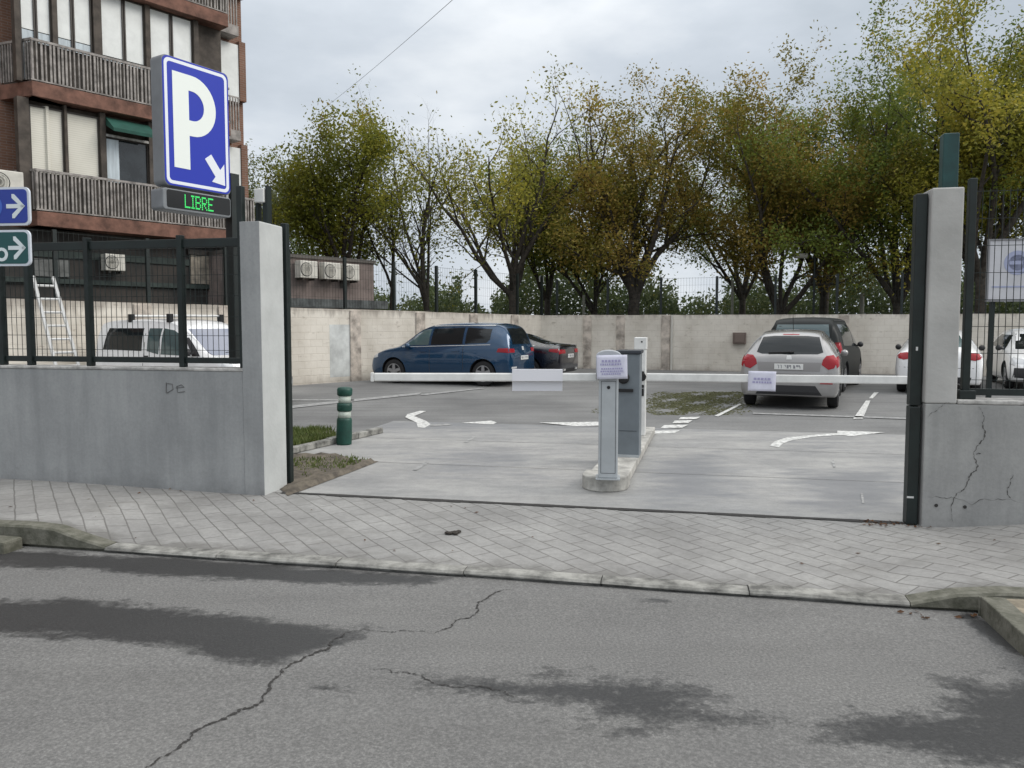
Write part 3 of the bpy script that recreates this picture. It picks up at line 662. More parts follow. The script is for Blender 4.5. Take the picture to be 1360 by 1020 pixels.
SW, SH, ST = 0.735, 1.20, 0.17
BLUE = mat('sign_blue', (0.012, 0.028, 0.34), 0.3, emit=0.22); SWHITE = mat('sign_white', (0.72, 0.75, 0.8), 0.35, emit=0.12)
CASE = mat('sign_case', (0.20, 0.215, 0.23), 0.45, var=0.15, vscale=3); CASEB = mat('sign_edge_blue', (0.05, 0.10, 0.30), 0.4)
G().prism(rrect(0, SW, 0.09, 0.09 + SH, .05, 0), (0, ST, 0)).build('case', CASE, t_, bevel=0.006)
G().prism(rrect(.006, SW - .006, 0.096, 0.084 + SH, .06, 0.0), (0, -.004, 0)).build('face', BLUE, t_)
gk = G()
po, pi_ = rrect(.022, SW - .022, .112, .068 + SH, .055, -.0045), rrect(.052, SW - .052, .142, .038 + SH, .035, -.0045)
n_ = len(po)
gk.add(po + pi_, [(i, (i + 1) % n_, n_ + (i + 1) % n_, n_ + i) for i in range(n_)])
gk.build('face_border', SWHITE, t_, fix=False)
gk = G(); text_free_P(gk, .105, .27, .47, .89, -.0042, 0, .003); gk.build('letter', mat('sign_letter_white', (0.74, 0.78, 0.74), 0.35, emit=0.14), t_)
ax, az = Vector((.66, 0, .215)), None
def arr(pts): return [(x, -.0042, z) for x, z in pts]
d45 = Vector((.6, -.8)); n45 = Vector((.8, .6)); tip = Vector((.655, .175))
a0 = Vector((.475, .43)); 
gk = G()
b0 = a0 + d45 * .215
gk.prism(arr([tuple(a0 + n45 * .045), tuple(a0 - n45 * .045), tuple(b0 - n45 * .045), tuple(b0 + n45 * .045)]), (0, -.003, 0))
gk.prism(arr([(.515, .195), (.665, .175), (.66, .385)]), (0, -.0031, 0))
gk.build('arrow', SWHITE, t_)
G().prism(rrect(-.02, SW + .0, -.135, .065, .03, 0), (0, ST + .02, 0)).build('display_case', CASE, t_, bevel=0.008)
G().prism(rrect(.018, SW - .012, -.112, .052, .02, 0.001), (0, -.004, 0)).build('display', mat('display_black', (0.006, 0.007, 0.008), 0.35), t_)
FONT = {'L': "10000 10000 10000 10000 10000 10000 11111", 'I': "111 010 010 010 010 010 111", 'B': "11110 10001 10001 11110 10001 10001 11110", 'R': "11110 10001 10001 11110 10100 10010 10001", 'E': "11111 10000 10000 11110 10000 10000 11111"}
gk = G(); x = .205; px_ = .0122
for ch in "LIBRE":
    rows = FONT[ch].split()
    for j, rw in enumerate(rows):
        for i, cc in enumerate(rw):
            if cc == '1': gk.box(x + i * px_, x + i * px_ + .0088, -.0055, -.0033, .028 - j * .0185 - .0145, .028 - j * .0185)
    x += (len(rows[0]) + 0.8) * px_
gk.build('display_text', mat('led_green', (0.05, 0.75, 0.16), 0.5, emit=0.45), t_)
gk = G(); gk.tube([(SW + .03, ST * .6, .09 + SH - .35), (SW + .03, ST * .6, -.06), (SW + .16, ST * .6, -.06)], .022, 8); gk.build('bracket', ALU, t_)
gk = G(); pb = Vector((SW + .10, ST * .6 + .0)); gk.box(pb.x - .05, pb.x + .05, pb.y - .05, pb.y + .05, -sp.z + 1.2, .33); gk.build('post', GREENP, t_)

# direction signs at the left edge
def dir_sign(px0, py0, px1, py1, Y, m, label, bits):
    a, b_ = D(px0, py1, Y), D(px1, py0, Y)
    w_, h_ = b_.x - a.x, b_.z - a.z
    W_ = 0.95
    t = thing('direction_sign', label, 'direction sign', loc=(b_.x, Y, a.z), rotz=R(-6))
    G().prism(rrect(-W_, 0, 0, h_, .045, 0), (0, .02, 0)).build('panel', SWHITE2, t)
    G().prism(rrect(-W_ + .018, -.018, .018, h_ - .018, .032, 0), (0, -.003, 0)).build('face', m, t)
    gk = G(); s = h_ / .31; cx_, cz_ = -.115 * s, h_ * .5
    gk.prism([(cx_ - .085 * s, -.003, cz_ - .017 * s), (cx_ + .05 * s, -.003, cz_ - .017 * s), (cx_ + .05 * s, -.003, cz_ + .017 * s), (cx_ - .085 * s, -.003, cz_ + .017 * s)], (0, -.0025, 0))
    for sg in (1, -1):
        q = [(cx_ + .078 * s, cz_), (cx_ + .052 * s, cz_ - sg * .014 * s), (cx_ - .035 * s, cz_ + sg * .066 * s), (cx_ - .035 * s, cz_ + sg * .098 * s), (cx_ - .015 * s, cz_ + sg * .098 * s)]
        gk.prism([(x_, -.003, z_) for x_, z_ in q], (0, -.0027, 0))
    gk.build('arrow', mat('sign_arrow_white', (0.68, 0.74, 0.76), 0.4), t)
    bits(t, s, h_)
SWHITE2 = mat('sign_rim_white', (0.62, 0.66, 0.72), 0.4)
def disc(t, s, h_):
    G().lathe([(.1, -.003), (.1, -.0055)], 28, 'y', (-.34 * s, 0, h_ * .5)).build('symbol', mat('sign_symbol_blue', (0.05, 0.13, 0.5), 0.4), t)
def wheel_bit(t, s, h_):
    gk = G(); c0 = (-.265 * s, h_ * .32)
    for i in range(16):
        a0, a1 = 2 * math.pi * i / 16, 2 * math.pi * (i + 1) / 16
        gk.prism([(c0[0] + r_ * math.cos(a), -.003, c0[1] + r_ * math.sin(a)) for r_, a in ((.03, a0), (.055, a0), (.055, a1), (.03, a1))], (0, -.0025, 0))
    gk.build('symbol', MATS['sign_arrow_white'], t)
dir_sign(0, 248, 38, 299, 6.2, mat('sign_royal_blue', (0.014, 0.04, 0.30), 0.4), 'blue sign with white arrow pointing right, above the green one', disc)
dir_sign(0, 305, 39, 353, 6.2, mat('sign_bottle_green', (0.008, 0.075, 0.075), 0.4), 'green sign with pale arrow pointing right, below the blue one', wheel_bit)
sgp = D(-45, 300, 6.2); vpole = G(); vpole.tube([(sgp.x, 6.26, 0.0), (sgp.x, 6.26, 3.0)], .03, 10)
tag(vpole.build('sign_pole', ALU, smooth=False), 'grey steel pole that carries the two direction signs', 'pole')

# ------------------------------------------------------------------ barrier island
isl = P(808, 655)
t_ = thing('barrier_island', 'pale concrete traffic island with rounded front under the barrier posts', 'traffic island', loc=(isl.x, isl.y, 0), rotz=0)
ic, ie = Vector((0, 0.26, 0)), Vector((1.03, 4.1, 0)); dr = (ie - ic).normalized(); nr = Vector((dr.y, -dr.x, 0))
rad = 0.225
pts = [ie + nr * .17, ]
for i in range(15):
    a = math.pi * i / 14; pts.append(ic + nr * rad * math.cos(a) - dr * rad * math.sin(a))
pts.append(ie - nr * .17)
front = [p for p in pts]
G().prism([ic + nr * rad + dr * .2] + pts[1:-1] + [ic - nr * rad + dr * .2], (0, 0, .135)).build('plinth', PLINTH, t_, bevel=0.01)
G().prism([ic + nr * .205 + dr * .21, ie + nr * .17, ie - nr * .17, ic - nr * .205 + dr * .21], (0, 0, .10)).build('kerb_body', PLINTH, t_, bevel=0.012)
# barrier post with hood
bp_ = P(808.5, 637, 0.135)
t_ = thing('barrier_post', 'light grey barrier with arched hood at front of island, arm across left lane', 'barrier', loc=(bp_.x, bp_.y + .07, 0.135), rotz=-R(7))
h1 = 1.0
G().box(-.092, .092, -.075, .11, 0.012, h1).build('shaft', GREYP, t_, bevel=0.012)
G().box(-.115, .115, -.095, .13, 0, 0.012).build('base_plate', GREYP, t_)
hp = []
for i in range(13):
    a = math.pi * (1 - i / 12); hp.append((.12 * math.cos(a), -.10, h1 + .175 + .055 * math.sin(a)))
G().prism([(.12, -.10, h1 + .004)] + hp[::-1] + [(-.12, -.10, h1 + .004)], (0, .24, 0)).build('hood', mat('hood_grey', (0.42, 0.44, 0.47), 0.35), t_, bevel=0.006)
G().box(-.085, .085, -.079, -.076, h1 - .035, h1 - .012).build('slot', BLACKM, t_)
G().lathe([(.016, -.076), (.016, -.080), (.01, -.083)], 12, 'y', (0.0, 0, h1 - .12)).build('lock', BLACKM, t_)
gk = G()
for x_ in (-.07, .066): gk.box(x_, x_ + .004, -.0765, -.0755, .06, h1 - .06)
for z_ in (.06, h1 - .064): gk.box(-.066, .066, -.0765, -.0755, z_, z_ + .004)
gk.build('door_seam', PLAST, t_)
# paper on the hood
def paper(label, loc, rotz, w, h, tilt, rows, name='paper_notice'):
    t = thing(name, label, 'paper notice', loc=loc, rotz=rotz); t.rotation_euler = (0, tilt, rotz)
    gp = G(); n = 8
    gp.add([(w * (i / n - .5), -.004 * math.sin(math.pi * i / n * 2) - .002, h * (j / n - .5)) for j in range(n + 1) for i in range(n + 1)],
           [(j * (n + 1) + i, j * (n + 1) + i + 1, (j + 1) * (n + 1) + i + 1, (j + 1) * (n + 1) + i) for j in range(n) for i in range(n)])
    o = gp.build('sheet', PAPER, t, smooth=True); md = o.modifiers.new('thick', 'SOLIDIFY'); md.thickness = .0015; md.offset = 1
    gi = G(); rr = random.Random(hash(label) % 100)
    for zr, sz, x0, x1 in rows:
        x = x0
        while x < x1:
            l = sz * rr.uniform(.35, .8); 
            gi.box(x * w, min(x + l, x1) * w, -.011, -.0095, (zr - sz * .4) * h, (zr + sz * .3) * h); x += l + sz * .22
    gi.build('print', PINK, t)
    return t
rf = V
pp = Vector((bp_.x, bp_.y + .07, .135))
rot7 = -R(7)
off = Vector((math.cos(rot7) * 0.03 + math.sin(rot7) * .115, math.sin(rot7) * .03 - math.cos(rot7) * .115, h1 + .075))
paper('printed notice taped to the hood of the front barrier post', pp + off, rot7, .285, .225, R(-1.5), [(.26, .14, -.33, .28), (.12, .11, -.38, .3), (-.06, .09, -.36, .34), (-.17, .09, -.38, .36), (-.28, .08, -.34, .3)])
# left arm
LROT = -R(1.0)
la = Vector((bp_.x, bp_.y + .07, 0))
arm_z = D(640, 503, bp_.y).z
post1 = t_; TL = post1
armL = abs(D(486, 503, bp_.y).x - bp_.x)
a_end = -armL
gk = G(); gk.box(a_end + .03, -.10, .112, .15, -.04, .04); arm = gk.build('arm', WHITEP, post1, bevel=0.012); arm.location = (0, 0, arm_z - post1.location.z); arm.rotation_euler = (0, 0, LROT - post1.rotation_euler.z); t_ = arm
G().box(a_end, a_end + .03, .108, .154, -.044, .044).build('end_cap', WHITEP, t_, bevel=.006)
G().lathe([(.05, .115), (.06, .12), (.06, .16)], 16, 'y', (-.03, 0, 0)).build('hub', BLACKM, t_)
bx0, bx1 = (678 - 808) * bp_.y / FPX, (747 - 808) * bp_.y / FPX
gk = G(); gk.box(bx0, bx1, .156, .164, -.135, .072); gk.box(bx0, bx1, .104, .110, -.035, .074); gk.box(bx0, bx1, .104, .164, .0735, .077)
t2 = gk.build('hung_board', mat('board_white', (0.72, 0.72, 0.76), 0.5), None, loc=(la.x, la.y, arm_z), rotz=LROT)
tag(t2, 'blank white sheet folded over the left barrier arm', 'sheet')
# ticket terminal
tp = P(837, 607, .10)
t_ = thing('ticket_terminal', 'dark slate ticket terminal cabinet standing behind the front barrier post', 'ticket terminal', loc=(tp.x, tp.y + .12, .10), rotz=-R(14))
zt = D(837, 470, tp.y).z - .10
G().box(-.13, .13, -.14, .16, 0, zt).build('cabinet', GREYD, t_, bevel=.01)
G().box(-.145, .145, -.16, .18, zt + .001, zt + .04).build('lid', mat('lid_dark', (0.03, 0.035, 0.045), 0.4), t_, bevel=.008)
G().lathe([(.065, -.141), (.065, -.17), (.045, -.195), (.004, -.2)], 18, 'y', (-.05, 0, D(829, 502, tp.y).z - .1)).build('intercom', BLACKM, t_, smooth=False)
G().box(-.11, .06, -.165, -.141, D(829, 518, tp.y).z - .12, D(829, 518, tp.y).z - .085).build('ticket_slot', BLACKM, t_, bevel=.006)
G().box(-.10, .10, -.1425, -.1405, .30, .304).build('panel_seam', BLACKM, t_)
G().box(-.133, .133, -.143, -.1405, 0.0, .03).build('base_strip', GREYP, t_)
# rear barrier post + right arm
rp_ = P(851, 579, .10)
t_ = thing('barrier_post', 'slim white barrier at the back end of the island, arm across right lane', 'barrier', loc=(rp_.x, rp_.y + .08, .10), rotz=-R(14))
zt = D(850, 448, rp_.y).z - .10
G().box(-.065, .075, -.07, .10, 0, zt - .17).build('shaft', WHITEP, t_, bevel=.01)
G().box(-.085, .085, -.075, .105, zt - .168, zt).build('head', WHITEP, t_, bevel=.012)
G().lathe([(.012, -.076), (.012, -.08)], 10, 'y', (.02, 0, zt - .06)).build('lock', BLACKM, t_)
gk = G()
for py, hh_ in ((499, .06), (513, .02), (521, .05)):
    gk = G(); z = D(855, py, rp_.y).z - .1; gk.box(.0, .055, -.085, -.0705, z - hh_, z + hh_); gk.build('fitting', BLACKM, t_, bevel=.004)
az_ = D(880, 500.5, rp_.y).z
aend = uv(3.22, 3.0); 
endp = D(1222, 507.5, 9.9)
dv = Vector((endp.x - rp_.x, endp.y - rp_.y - .08)); armR = dv.length + .35; ra = math.atan2(dv.y, dv.x)
post2 = t_
t_ = G().box(.08, armR, -.14, -.10, -.052, .052).build('arm', WHITEP, post2, bevel=.012); t_.location = (0, 0, az_ - post2.location.z); t_.rotation_euler = (0, 0, ra - post2.rotation_euler.z)
G().lathe([(.05, -.10), (.06, -.08), (.06, -.075)], 14, 'y', (.02, 0, 0)).build('hub', BLACKM, t_)
dd = dv.normalized(); fr = (1010 - 859) / (1222 - 859)
pt = Vector((rp_.x, rp_.y + .08)) + dv * (fr * 1.06)
nn_ = Vector((dd.y, -dd.x)) * .165
q = D(1009.5, 505, pt.y)
paper('printed notice taped to the right barrier arm before the silver hatchback', Vector((q.x + nn_.x, pt.y + nn_.y, q.z)), ra, .35, .26, R(1.0), [(.12, .16, -.3, .3), (-.05, .13, -.34, .34)])

# flexible bollard
bp0 = P(457, 590)
t_ = thing('bollard', 'green flexible bollard with two white bands on the kerb corner', 'bollard', loc=(bp0.x, bp0.y, 0), rotz=0); t_.rotation_euler = (0, R(1.5), 0)
GB = mat('bollard_green', (0.007, 0.058, 0.042), 0.5, var=0.3, vscale=8); BWH = mat('bollard_band', (0.50, 0.56, 0.50), 0.5, var=0.2, vscale=8)
G().lathe([(.10, 0), (.10, .02), (.105, .1), (.10, .33), (.092, .36)], 24).build('body', GB, t_, smooth=True)
G().lathe([(.088, .362), (.085, .45)], 24).build('white_band', BWH, t_, smooth=True)
G().lathe([(.092, .452), (.1, .47), (.1, .53), (.094, .56)], 24).build('collar', GB, t_, smooth=True)
G().lathe([(.082, .562), (.082, .655)], 24).build('white_band', BWH, t_, smooth=True)
G().lathe([(.088, .657), (.1, .67), (.102, .74), (.09, .765), (.04, .775)], 24).build('cap', GB, t_, smooth=True)

# ------------------------------------------------------------------ lot walls
CORNER = Vector((1.1, 29.4, 0))
WD = Vector((math.sin(R(40)), math.cos(R(40)), 0)); WN = Vector((-WD.y, WD.x, 0))
BD = Vector((math.cos(R(20)), -math.sin(R(20)), 0)); BN = Vector((-BD.y, BD.x, 0))
def lot_wall(label, o0, d_, length, h0, h1, piers, m=BW):
    rz = math.atan2(d_.y, d_.x)
    t = thing('boundary_wall', label, 'wall', loc=o0, rotz=rz)
    gm = G(); n = 40
    vs_ = []
    for i in range(n + 1):
        x = length * i / n; h = h0 + (h1 - h0) * i / n + random.uniform(-.008, .008)
        vs_ += [(x, 0, -.1), (x, 0, h), (x, .2, h), (x, .2, -.1)]
    gm.add(vs_, [(4 * i + k, 4 * i + (k + 1) % 4, 4 * i + 4 + (k + 1) % 4, 4 * i + 4 + k) for i in range(n) for k in range(4)] + [(3, 2, 1, 0), tuple(4 * n + k for k in range(4))])
    gm.build('wall', m, t)
    for x, w_ in piers:
        h = h0 + (h1 - h0) * x / length
        G().box(x - w_ / 2, x + w_ / 2, -.05, -.002, -.1, h - .03).build('pier', PIERM, t, bevel=.01)
    return t
def wall_x(px, o0, d_):
    a = (px - 680) / FPX
    return (a * o0.y - o0.x) / (d_.x - a * d_.y)
DL = 22.0
DO = CORNER - WD * DL
LW = lot_wall('cream block wall with piers behind the blue car and white van', DO, WD, DL, 2.18, 1.98, [(wall_x(px, DO, WD), .38) for px in (471.6, 558, 628.6, 683)] + [(wall_x(300, DO, WD), .38), (wall_x(190, DO, WD), .38)])
lot_wall('cream block wall along the back, behind silver and white cars', CORNER, BD, 21, 1.98, 1.95, [(wall_x(px, CORNER, BD), w_) for px, w_ in ((780, .3), (824, .3), (884, .3), (1120, .3))])
xa, xb = wall_x(438, DO, WD), wall_x(466, DO, WD); G().box(xa, xb, -.004, -.001, .12, 1.62).build('paint_patch', mat('patch_whitewash', (.60, .615, .60), .9, var=.25, vscale=2), LW)
gk = G(); x = wall_x(892, CORNER, BD); gk.tube([(x, -.06, 0), (x, -.06, 1.97)], .045, 8)
tag(gk.build('drain_pipe', mat('pipe_white', (0.55, 0.53, 0.48), 0.6), loc=CORNER, rotz=math.atan2(BD.y, BD.x)), 'thin white drain pipe running up the back wall', 'pipe')
gk = G(); x = wall_x(982, CORNER, BD); gk.box(x - .22, x + .22, -.16, -.002, .95, 1.35); gk.box(x - .16, x + .16, -.2, -.161, 1.0, 1.3)
tag(gk.build('meter_box', mat('box_brown', (0.16, 0.12, 0.10), 0.6), loc=CORNER, rotz=math.atan2(BD.y, BD.x), bevel=.01), 'small brown box fixed to the back wall left of silver car', 'meter box')
def lot_fence(label, o0, d_, h0, h1, length, pxs, x0, x1, hh_=1.5):
    t = thing('boundary_fence', label, 'fence', loc=o0, rotz=math.atan2(d_.y, d_.x))
    H = lambda x: h0 + (h1 - h0) * x / length
    for x in pxs:
        G().box(x - .04, x + .04, .06, .14, H(x) - .02, H(x) + hh_).build('post', GREENP, t)
    gm = G(); n = int((x1 - x0) / .1)
    for i in range(n + 1):
        x = x0 + (x1 - x0) * i / n; gm.box(x - .0022, x + .0022, .10, .1044, H(x) + .03, H(x) + hh_ - .03)
    m_ = int((x1 - x0) / 2)
    for k in range(6):
        for i in range(m_):
            xa, xb = x0 + (x1 - x0) * i / m_, x0 + (x1 - x0) * (i + 1) / m_; za, zb = H(xa) + .05 + k * (hh_ - .1) / 5, H(xb) + .05 + k * (hh_ - .1) / 5
            gm.tube([(xa, .103, za), (xb, .103, zb)], .005 if k in (0, 5) else .003, 4, cap=False)
    gm.build('mesh_panel', GREENP, t, fix=False)
lot_fence('dark green mesh fence on top of the wall behind the blue car', DO, WD, 2.18, 1.98, DL, [wall_x(px, DO, WD) for px in (80, 202, 305, 388, 462, 527, 583, 635, 690, 722)], .5, DL - .3)
lot_fence('dark green mesh fence on top of the back wall', CORNER, BD, 1.98, 1.95, 21, [.6 + 1.95 * i for i in range(10)], .2, 19, 1.35)

# ------------------------------------------------------------------ apartment building
BRICK, t, b, g = newmat('red_brick', 0.85)
tcx = t.nodes.new('ShaderNodeTexCoord'); o = tcx.outputs['Object']
sx = t.nodes.new('ShaderNodeSeparateXYZ'); t.links.new(o, sx.inputs[0]); cx = t.nodes.new('ShaderNodeCombineXYZ')
t.links.new(math_(t, 'ADD', sx.outputs['X'], sx.outputs['Y']), cx.inputs['X']); t.links.new(sx.outputs['Z'], cx.inputs['Y'])
br = t.nodes.new('ShaderNodeTexBrick'); br.inputs['Scale'].default_value = 1; br.inputs['Brick Width'].default_value = .25; br.inputs['Row Height'].default_value = .065; br.inputs['Mortar Size'].default_value = .008
br.inputs['Color1'].default_value = (.25, .125, .08, 1); br.inputs['Color2'].default_value = (.20, .10, .065, 1); br.inputs['Mortar'].default_value = (.26, .2, .165, 1)
t.links.new(cx.outputs[0], br.inputs['Vector'])
c = mixc(t, .6, br.outputs['Color'], ramp(t, noise(t, o, 2, 6), [(.3, (.62, .6, .6)), (.65, (1.05, 1.05, 1.05))]), 'MULTIPLY')
t.links.new(c, b.inputs['Base Color'])
SLABM = mat('slab_edge_red', (0.19, 0.095, 0.068), 0.85, var=0.5, vscale=3, bump=.4, bscale=15)
RAILM = mat('railing_taupe', (0.31, 0.285, 0.265), 0.6, var=0.5, vscale=5)
RAILG = mat('railing_back', (0.12, 0.105, 0.09), 0.8, var=.4, vscale=5)
FRAMEM = mat('frame_bronze', (0.04, 0.032, 0.026), 0.5)
BLIND, t, b, g = newmat('roller_blind', .7)
tcx = t.nodes.new('ShaderNodeTexCoord'); wv = t.nodes.new('ShaderNodeTexWave'); wv.bands_direction = 'Z'; wv.inputs['Scale'].default_value = 6
t.links.new(tcx.outputs['Object'], wv.inputs['Vector'])
t.links.new(mixc(t, .6, ramp(t, wv.outputs['Fac'], [(.1, (.64, .62, .54)), (.4, (.73, .71, .63))]), ramp(t, noise(t, tcx.outputs['Object'], 1.2, 5), [(.3, (.85, .84, .82)), (.6, (1.02,) * 3)]), 'MULTIPLY'), b.inputs['Base Color'])
CURT = mat('net_curtain', (0.55, 0.62, 0.66), 0.25, var=0.18, vscale=3, spec=.7, stretch=(6, 6, .5))
SHADE = mat('white_shade', (0.80, 0.82, 0.80), 0.5, var=.08, vscale=3)
WGLASS = mat('window_glass', (0.03, 0.036, 0.04), 0.05, spec=.9, var=.5, vscale=2)
AWN = mat('green_awning', (0.012, 0.075, 0.055), 0.8, var=.2)
FB = CORNER - WD * 11.32 + WN * 2.2
T0 = 0.70
bo = FB + WD * T0
BR = math.atan2(WD.y, WD.x)
apt = thing('apartment_building', 'brick apartment block with glazed balconies and railings behind the parking lot', 'building', loc=(bo.x, bo.y, 0), rotz=BR)
# local x along the facade (0 at its right-hand edge, negative to the left), y into the building
G().box(-24, 0.25, 1.0, 14, 0, 22).build('wall', BRICK, apt)
z1, z2, z0_ = 4.27, 7.25, 10.22
XC = -5.74
def facade_part(name, gm, m, parent=apt, **k): return gm.build(name, m, parent, **k)
wingdir = Vector((-.94, .34, 0)); 
wl = Vector((wingdir.dot(WD), wingdir.dot(WN), 0)).normalized()   # wing direction in the facade frame
wn = Vector((-wl.y, wl.x, 0)); wn = wn if wn.y > 0 else -wn
def wing(gm, s0, s1, d0, d1, za, zb):       # box along the left wing: s along it, d into the building
    o = Vector((XC, 0, 0)); q = [o + wl * s + wn * d for s, d in ((s0, d0), (s1, d0), (s1, d1), (s0, d1))]
    gm.prism([(p.x, p.y, za) for p in q], (0, 0, zb - za))
for zf, xr in ((z1, -.02), (z2, -.75), (z0_, -.75), (z0_ + 2.97, -.75)):
    gm = G(); gm.box(XC, xr, 0, 1.0, zf - .34, zf); wing(gm, 0.002, 6, 0, 2, zf - .34, zf)
    sl = facade_part('balcony', gm, SLABM, bevel=.01)
    gm = G()
    x = XC + .02
    while x < xr - .02:
        w_ = random.choice((.045, .045, .03)); gm.box(x, x + w_, .03, .055, zf + .05, zf + .93); x += .088 + random.uniform(-.012, .012)
    gm.box(XC, xr, .02, .075, zf + .93, zf + .985); gm.box(XC, xr, .03, .06, zf + .03, zf + .06)
    s = .03
    while s < 4: wing(gm, s, s + .04, .03, .055, zf + .05, zf + .93); s += .09
    wing(gm, 0, 4, .02, .075, zf + .93, zf + .985)
    facade_part('railing', gm, RAILM, sl)
    gm = G(); gm.box(XC + .02, xr - .02, .10, .12, zf + .02, zf + .92); wing(gm, .02, 4, .10, .12, zf + .02, zf + .92)
    facade_part('railing_panel', gm, RAILG, sl)
# glazed gallery: wall columns, windows with frames and panes
def window(x0, x1, za, zb, y, m, lower=None, split=None, fr=.035, name='window'):
    gm = G(); gm.box(x0, x1, y - .03, y + .03, zb - fr, zb); gm.box(x0, x1, y - .03, y + .03, za, za + fr)
    gm.box(x0, x0 + fr, y - .03, y + .03, za + fr, zb - fr); gm.box(x1 - fr, x1, y - .03, y + .03, za + fr, zb - fr)
    w = facade_part(name, gm, FRAMEM)
    zs = split if split else za
    gm = G(); gm.box(x0 + fr, x1 - fr, y + .005, y + .015, (zs if lower else za) + (.0 if lower else fr), zb - fr); facade_part('pane', gm, m, w)
    if lower: gm = G(); gm.box(x0 + fr, x1 - fr, y + .007, y + .017, za + fr, zs - .02); facade_part('pane', gm, lower, w)
    return w
def fx(px, y=0.0):                           # facade x where the sight line of pixel column px crosses depth y
    a = (px - 680) / FPX; o_ = bo + WN * y
    return (a * o_.y - o_.x) / (WD.x - a * WD.y)
for zf in (z2, z0_):
    gm = G(); top = zf + 2.62
    for a, b_ in ((35, 42), (84, 90), (137, 147), (204, 210), (266, 272)): gm.box(fx(a, .3), fx(b_, .3), .2, .42, zf, top)
    gm.box(XC, -.75, .42, .98, zf, top); facade_part('column', gm, mat('column_brown', (0.085, 0.07, 0.058), .8, var=.4, vscale=4))
    for a, b_, lo in ((43, 63, 1), (64, 84, 1), (90, 111, 1), (112, 136, 1), (147, 177, 1), (178, 204, 1), (210, 238, 0), (239, 266, 0)):
        window(fx(a, .3), fx(b_, .3), zf + .05, top, .3, SHADE, CURT if lo else None, zf + (1.25 if a < 140 else 1.1))
    gm = G(); wing(gm, .3, 5, .5, 2, zf, top); facade_part('column', gm, MATS['column_brown'])
    for s in (.9, 2.0):
        gm = G(); wing(gm, s, s + .06, .3, .49, zf, top); facade_part('window', gm, SHADE)
zf = z1; top = zf + 2.62
gm = G()
for a, b_ in ((34, 49), (95, 98), (141, 148), (204, 212)): gm.box(fx(a, .3), fx(b_, .3), .2, .42, zf, top)
gm.box(XC, -.6, .42, .98, zf, top); facade_part('column', gm, MATS['column_brown'])
for a, b_ in ((50, 95), (98, 141)):
    window(fx(a, .3), fx(b_, .3), zf + .75, top - .12, .3, BLIND, name='window')
window(fx(148, .3), fx(204, .3), zf + .6, top - .55, .3, WGLASS, name='window'); window(fx(212, .3), fx(262, .3), zf + .6, top - .2, .3, BLIND)
gm = G(); gm.box(fx(149, .3), fx(166, .3), .28, .29, zf + .6, top - .6); facade_part('curtain', gm, CURT)
gm = G(); gm.prism([(fx(148, .3), .19, top - .1), (fx(148, .3), -.25, top - .42), (fx(148, .3), -.25, top - .5), (fx(148, .3), .19, top - .3)], (fx(204, .3) - fx(148, .3), 0, 0)); facade_part('awning', gm, AWN)
gm = G(); gm.box(fx(148, .3), fx(204, .3), .21, .24, top - .56, top - .5); facade_part('ledge', gm, COPE)
gm = G(); wing(gm, .35, 5, .5, 2, zf, top); facade_part('column', gm, MATS['column_brown'])
gm = G(); wing(gm, .1, 1.4, .42, .49, zf + .75, top - .1); facade_part('blind', gm, BLIND)
# recess at the right-hand end: blind window, small balcony, brick corner
for zf in (z1, z2, z0_):
    gm = G(); gm.box(-.72, .05, .86, .99, zf + .9, zf + 2.55); facade_part('blind', gm, SHADE)
    gm = G(); gm.box(-.73, -.14, .5, .99, zf - .3, zf - .02); 
    gm.box(-.73, -.14, .5, .53, zf + .9, zf + .94)
    x = -.72
    while x < -.17: gm.box(x, x + .035, .5, .53, zf - .02, zf + .9); x += .085
    facade_part('side_balcony', gm, RAILM)
    gm = G(); gm.box(.06, .262, .82, .98, zf + .95, zf + 2.66); facade_part('brick_pier', gm, BRICK)
# ground floor behind the wall: dark shop front, beams, vents
gm = G(); gm.box(-12, -.02, .55, .98, 0, z1 - .35); facade_part('ground_floor', gm, mat('ground_floor_dark', (0.05, 0.042, 0.036), .8, col2=(.022, .022, .021), vscale=1.2))
gm = G(); gm.box(-12, -.02, .50, .54, 3.25, 3.42); gm.box(-12, -.02, .46, .54, 2.62, 2.74); facade_part('beam', gm, mat('beam_green', (0.03, 0.045, 0.04), .7, var=.4))
gm = G(); gm.box(fx(50, .5), fx(96, .5), .48, .53, 2.78, 3.2); facade_part('shutter', gm, mat('shutter_grey', (.13, .135, .13), .7, var=.4))
gm = G(); gm.box(fx(256, .5), fx(322, .5), .47, .53, 2.76, 3.55); facade_part('pale_panel', gm, mat('panel_beige', (.33, .29, .235), .8, var=.4))
gm = G(); gm.box(fx(252, .5), fx(318, .5), .43, .50, 3.56, 3.7); facade_part('awning_box', gm, FRAMEM)
# air conditioners
ACW = mat('ac_white', (0.60, 0.58, 0.52), 0.5, var=.15)
def aircon(loc, rz, label, w=.8, h=.56, d=.3):
    t = thing('air_conditioner', label, 'air conditioner', loc=loc, rotz=rz, group='air conditioner units on walls')
    G().box(-w / 2, w / 2, -d, 0, 0, h).build('casing', ACW, t, bevel=.02)
    cxx = -.1
    G().lathe([(h * .40, -d - .001), (h * .40, -d - .012), (h * .36, -d - .012), (h * .35, -d - .004)], 20, 'y', (cxx, 0, h * .5)).build('fan_recess', BLACKM, t)
    gk = G()
    for k in range(3): gk.lathe([(h * (.36 - .1 * k), -d - .014), (h * (.36 - .1 * k), -d - .02), (h * (.33 - .1 * k), -d - .02), (h * (.33 - .1 * k), -d - .014)], 18, 'y', (cxx, 0, h * .5))
    gk.build('fan_grille', ACW, t)
    for xb_ in (-w / 2 + .08, w / 2 - .12): G().box(xb_, xb_ + .04, -d, .02, -.06, -.004).build('bracket', FRAMEM, t)
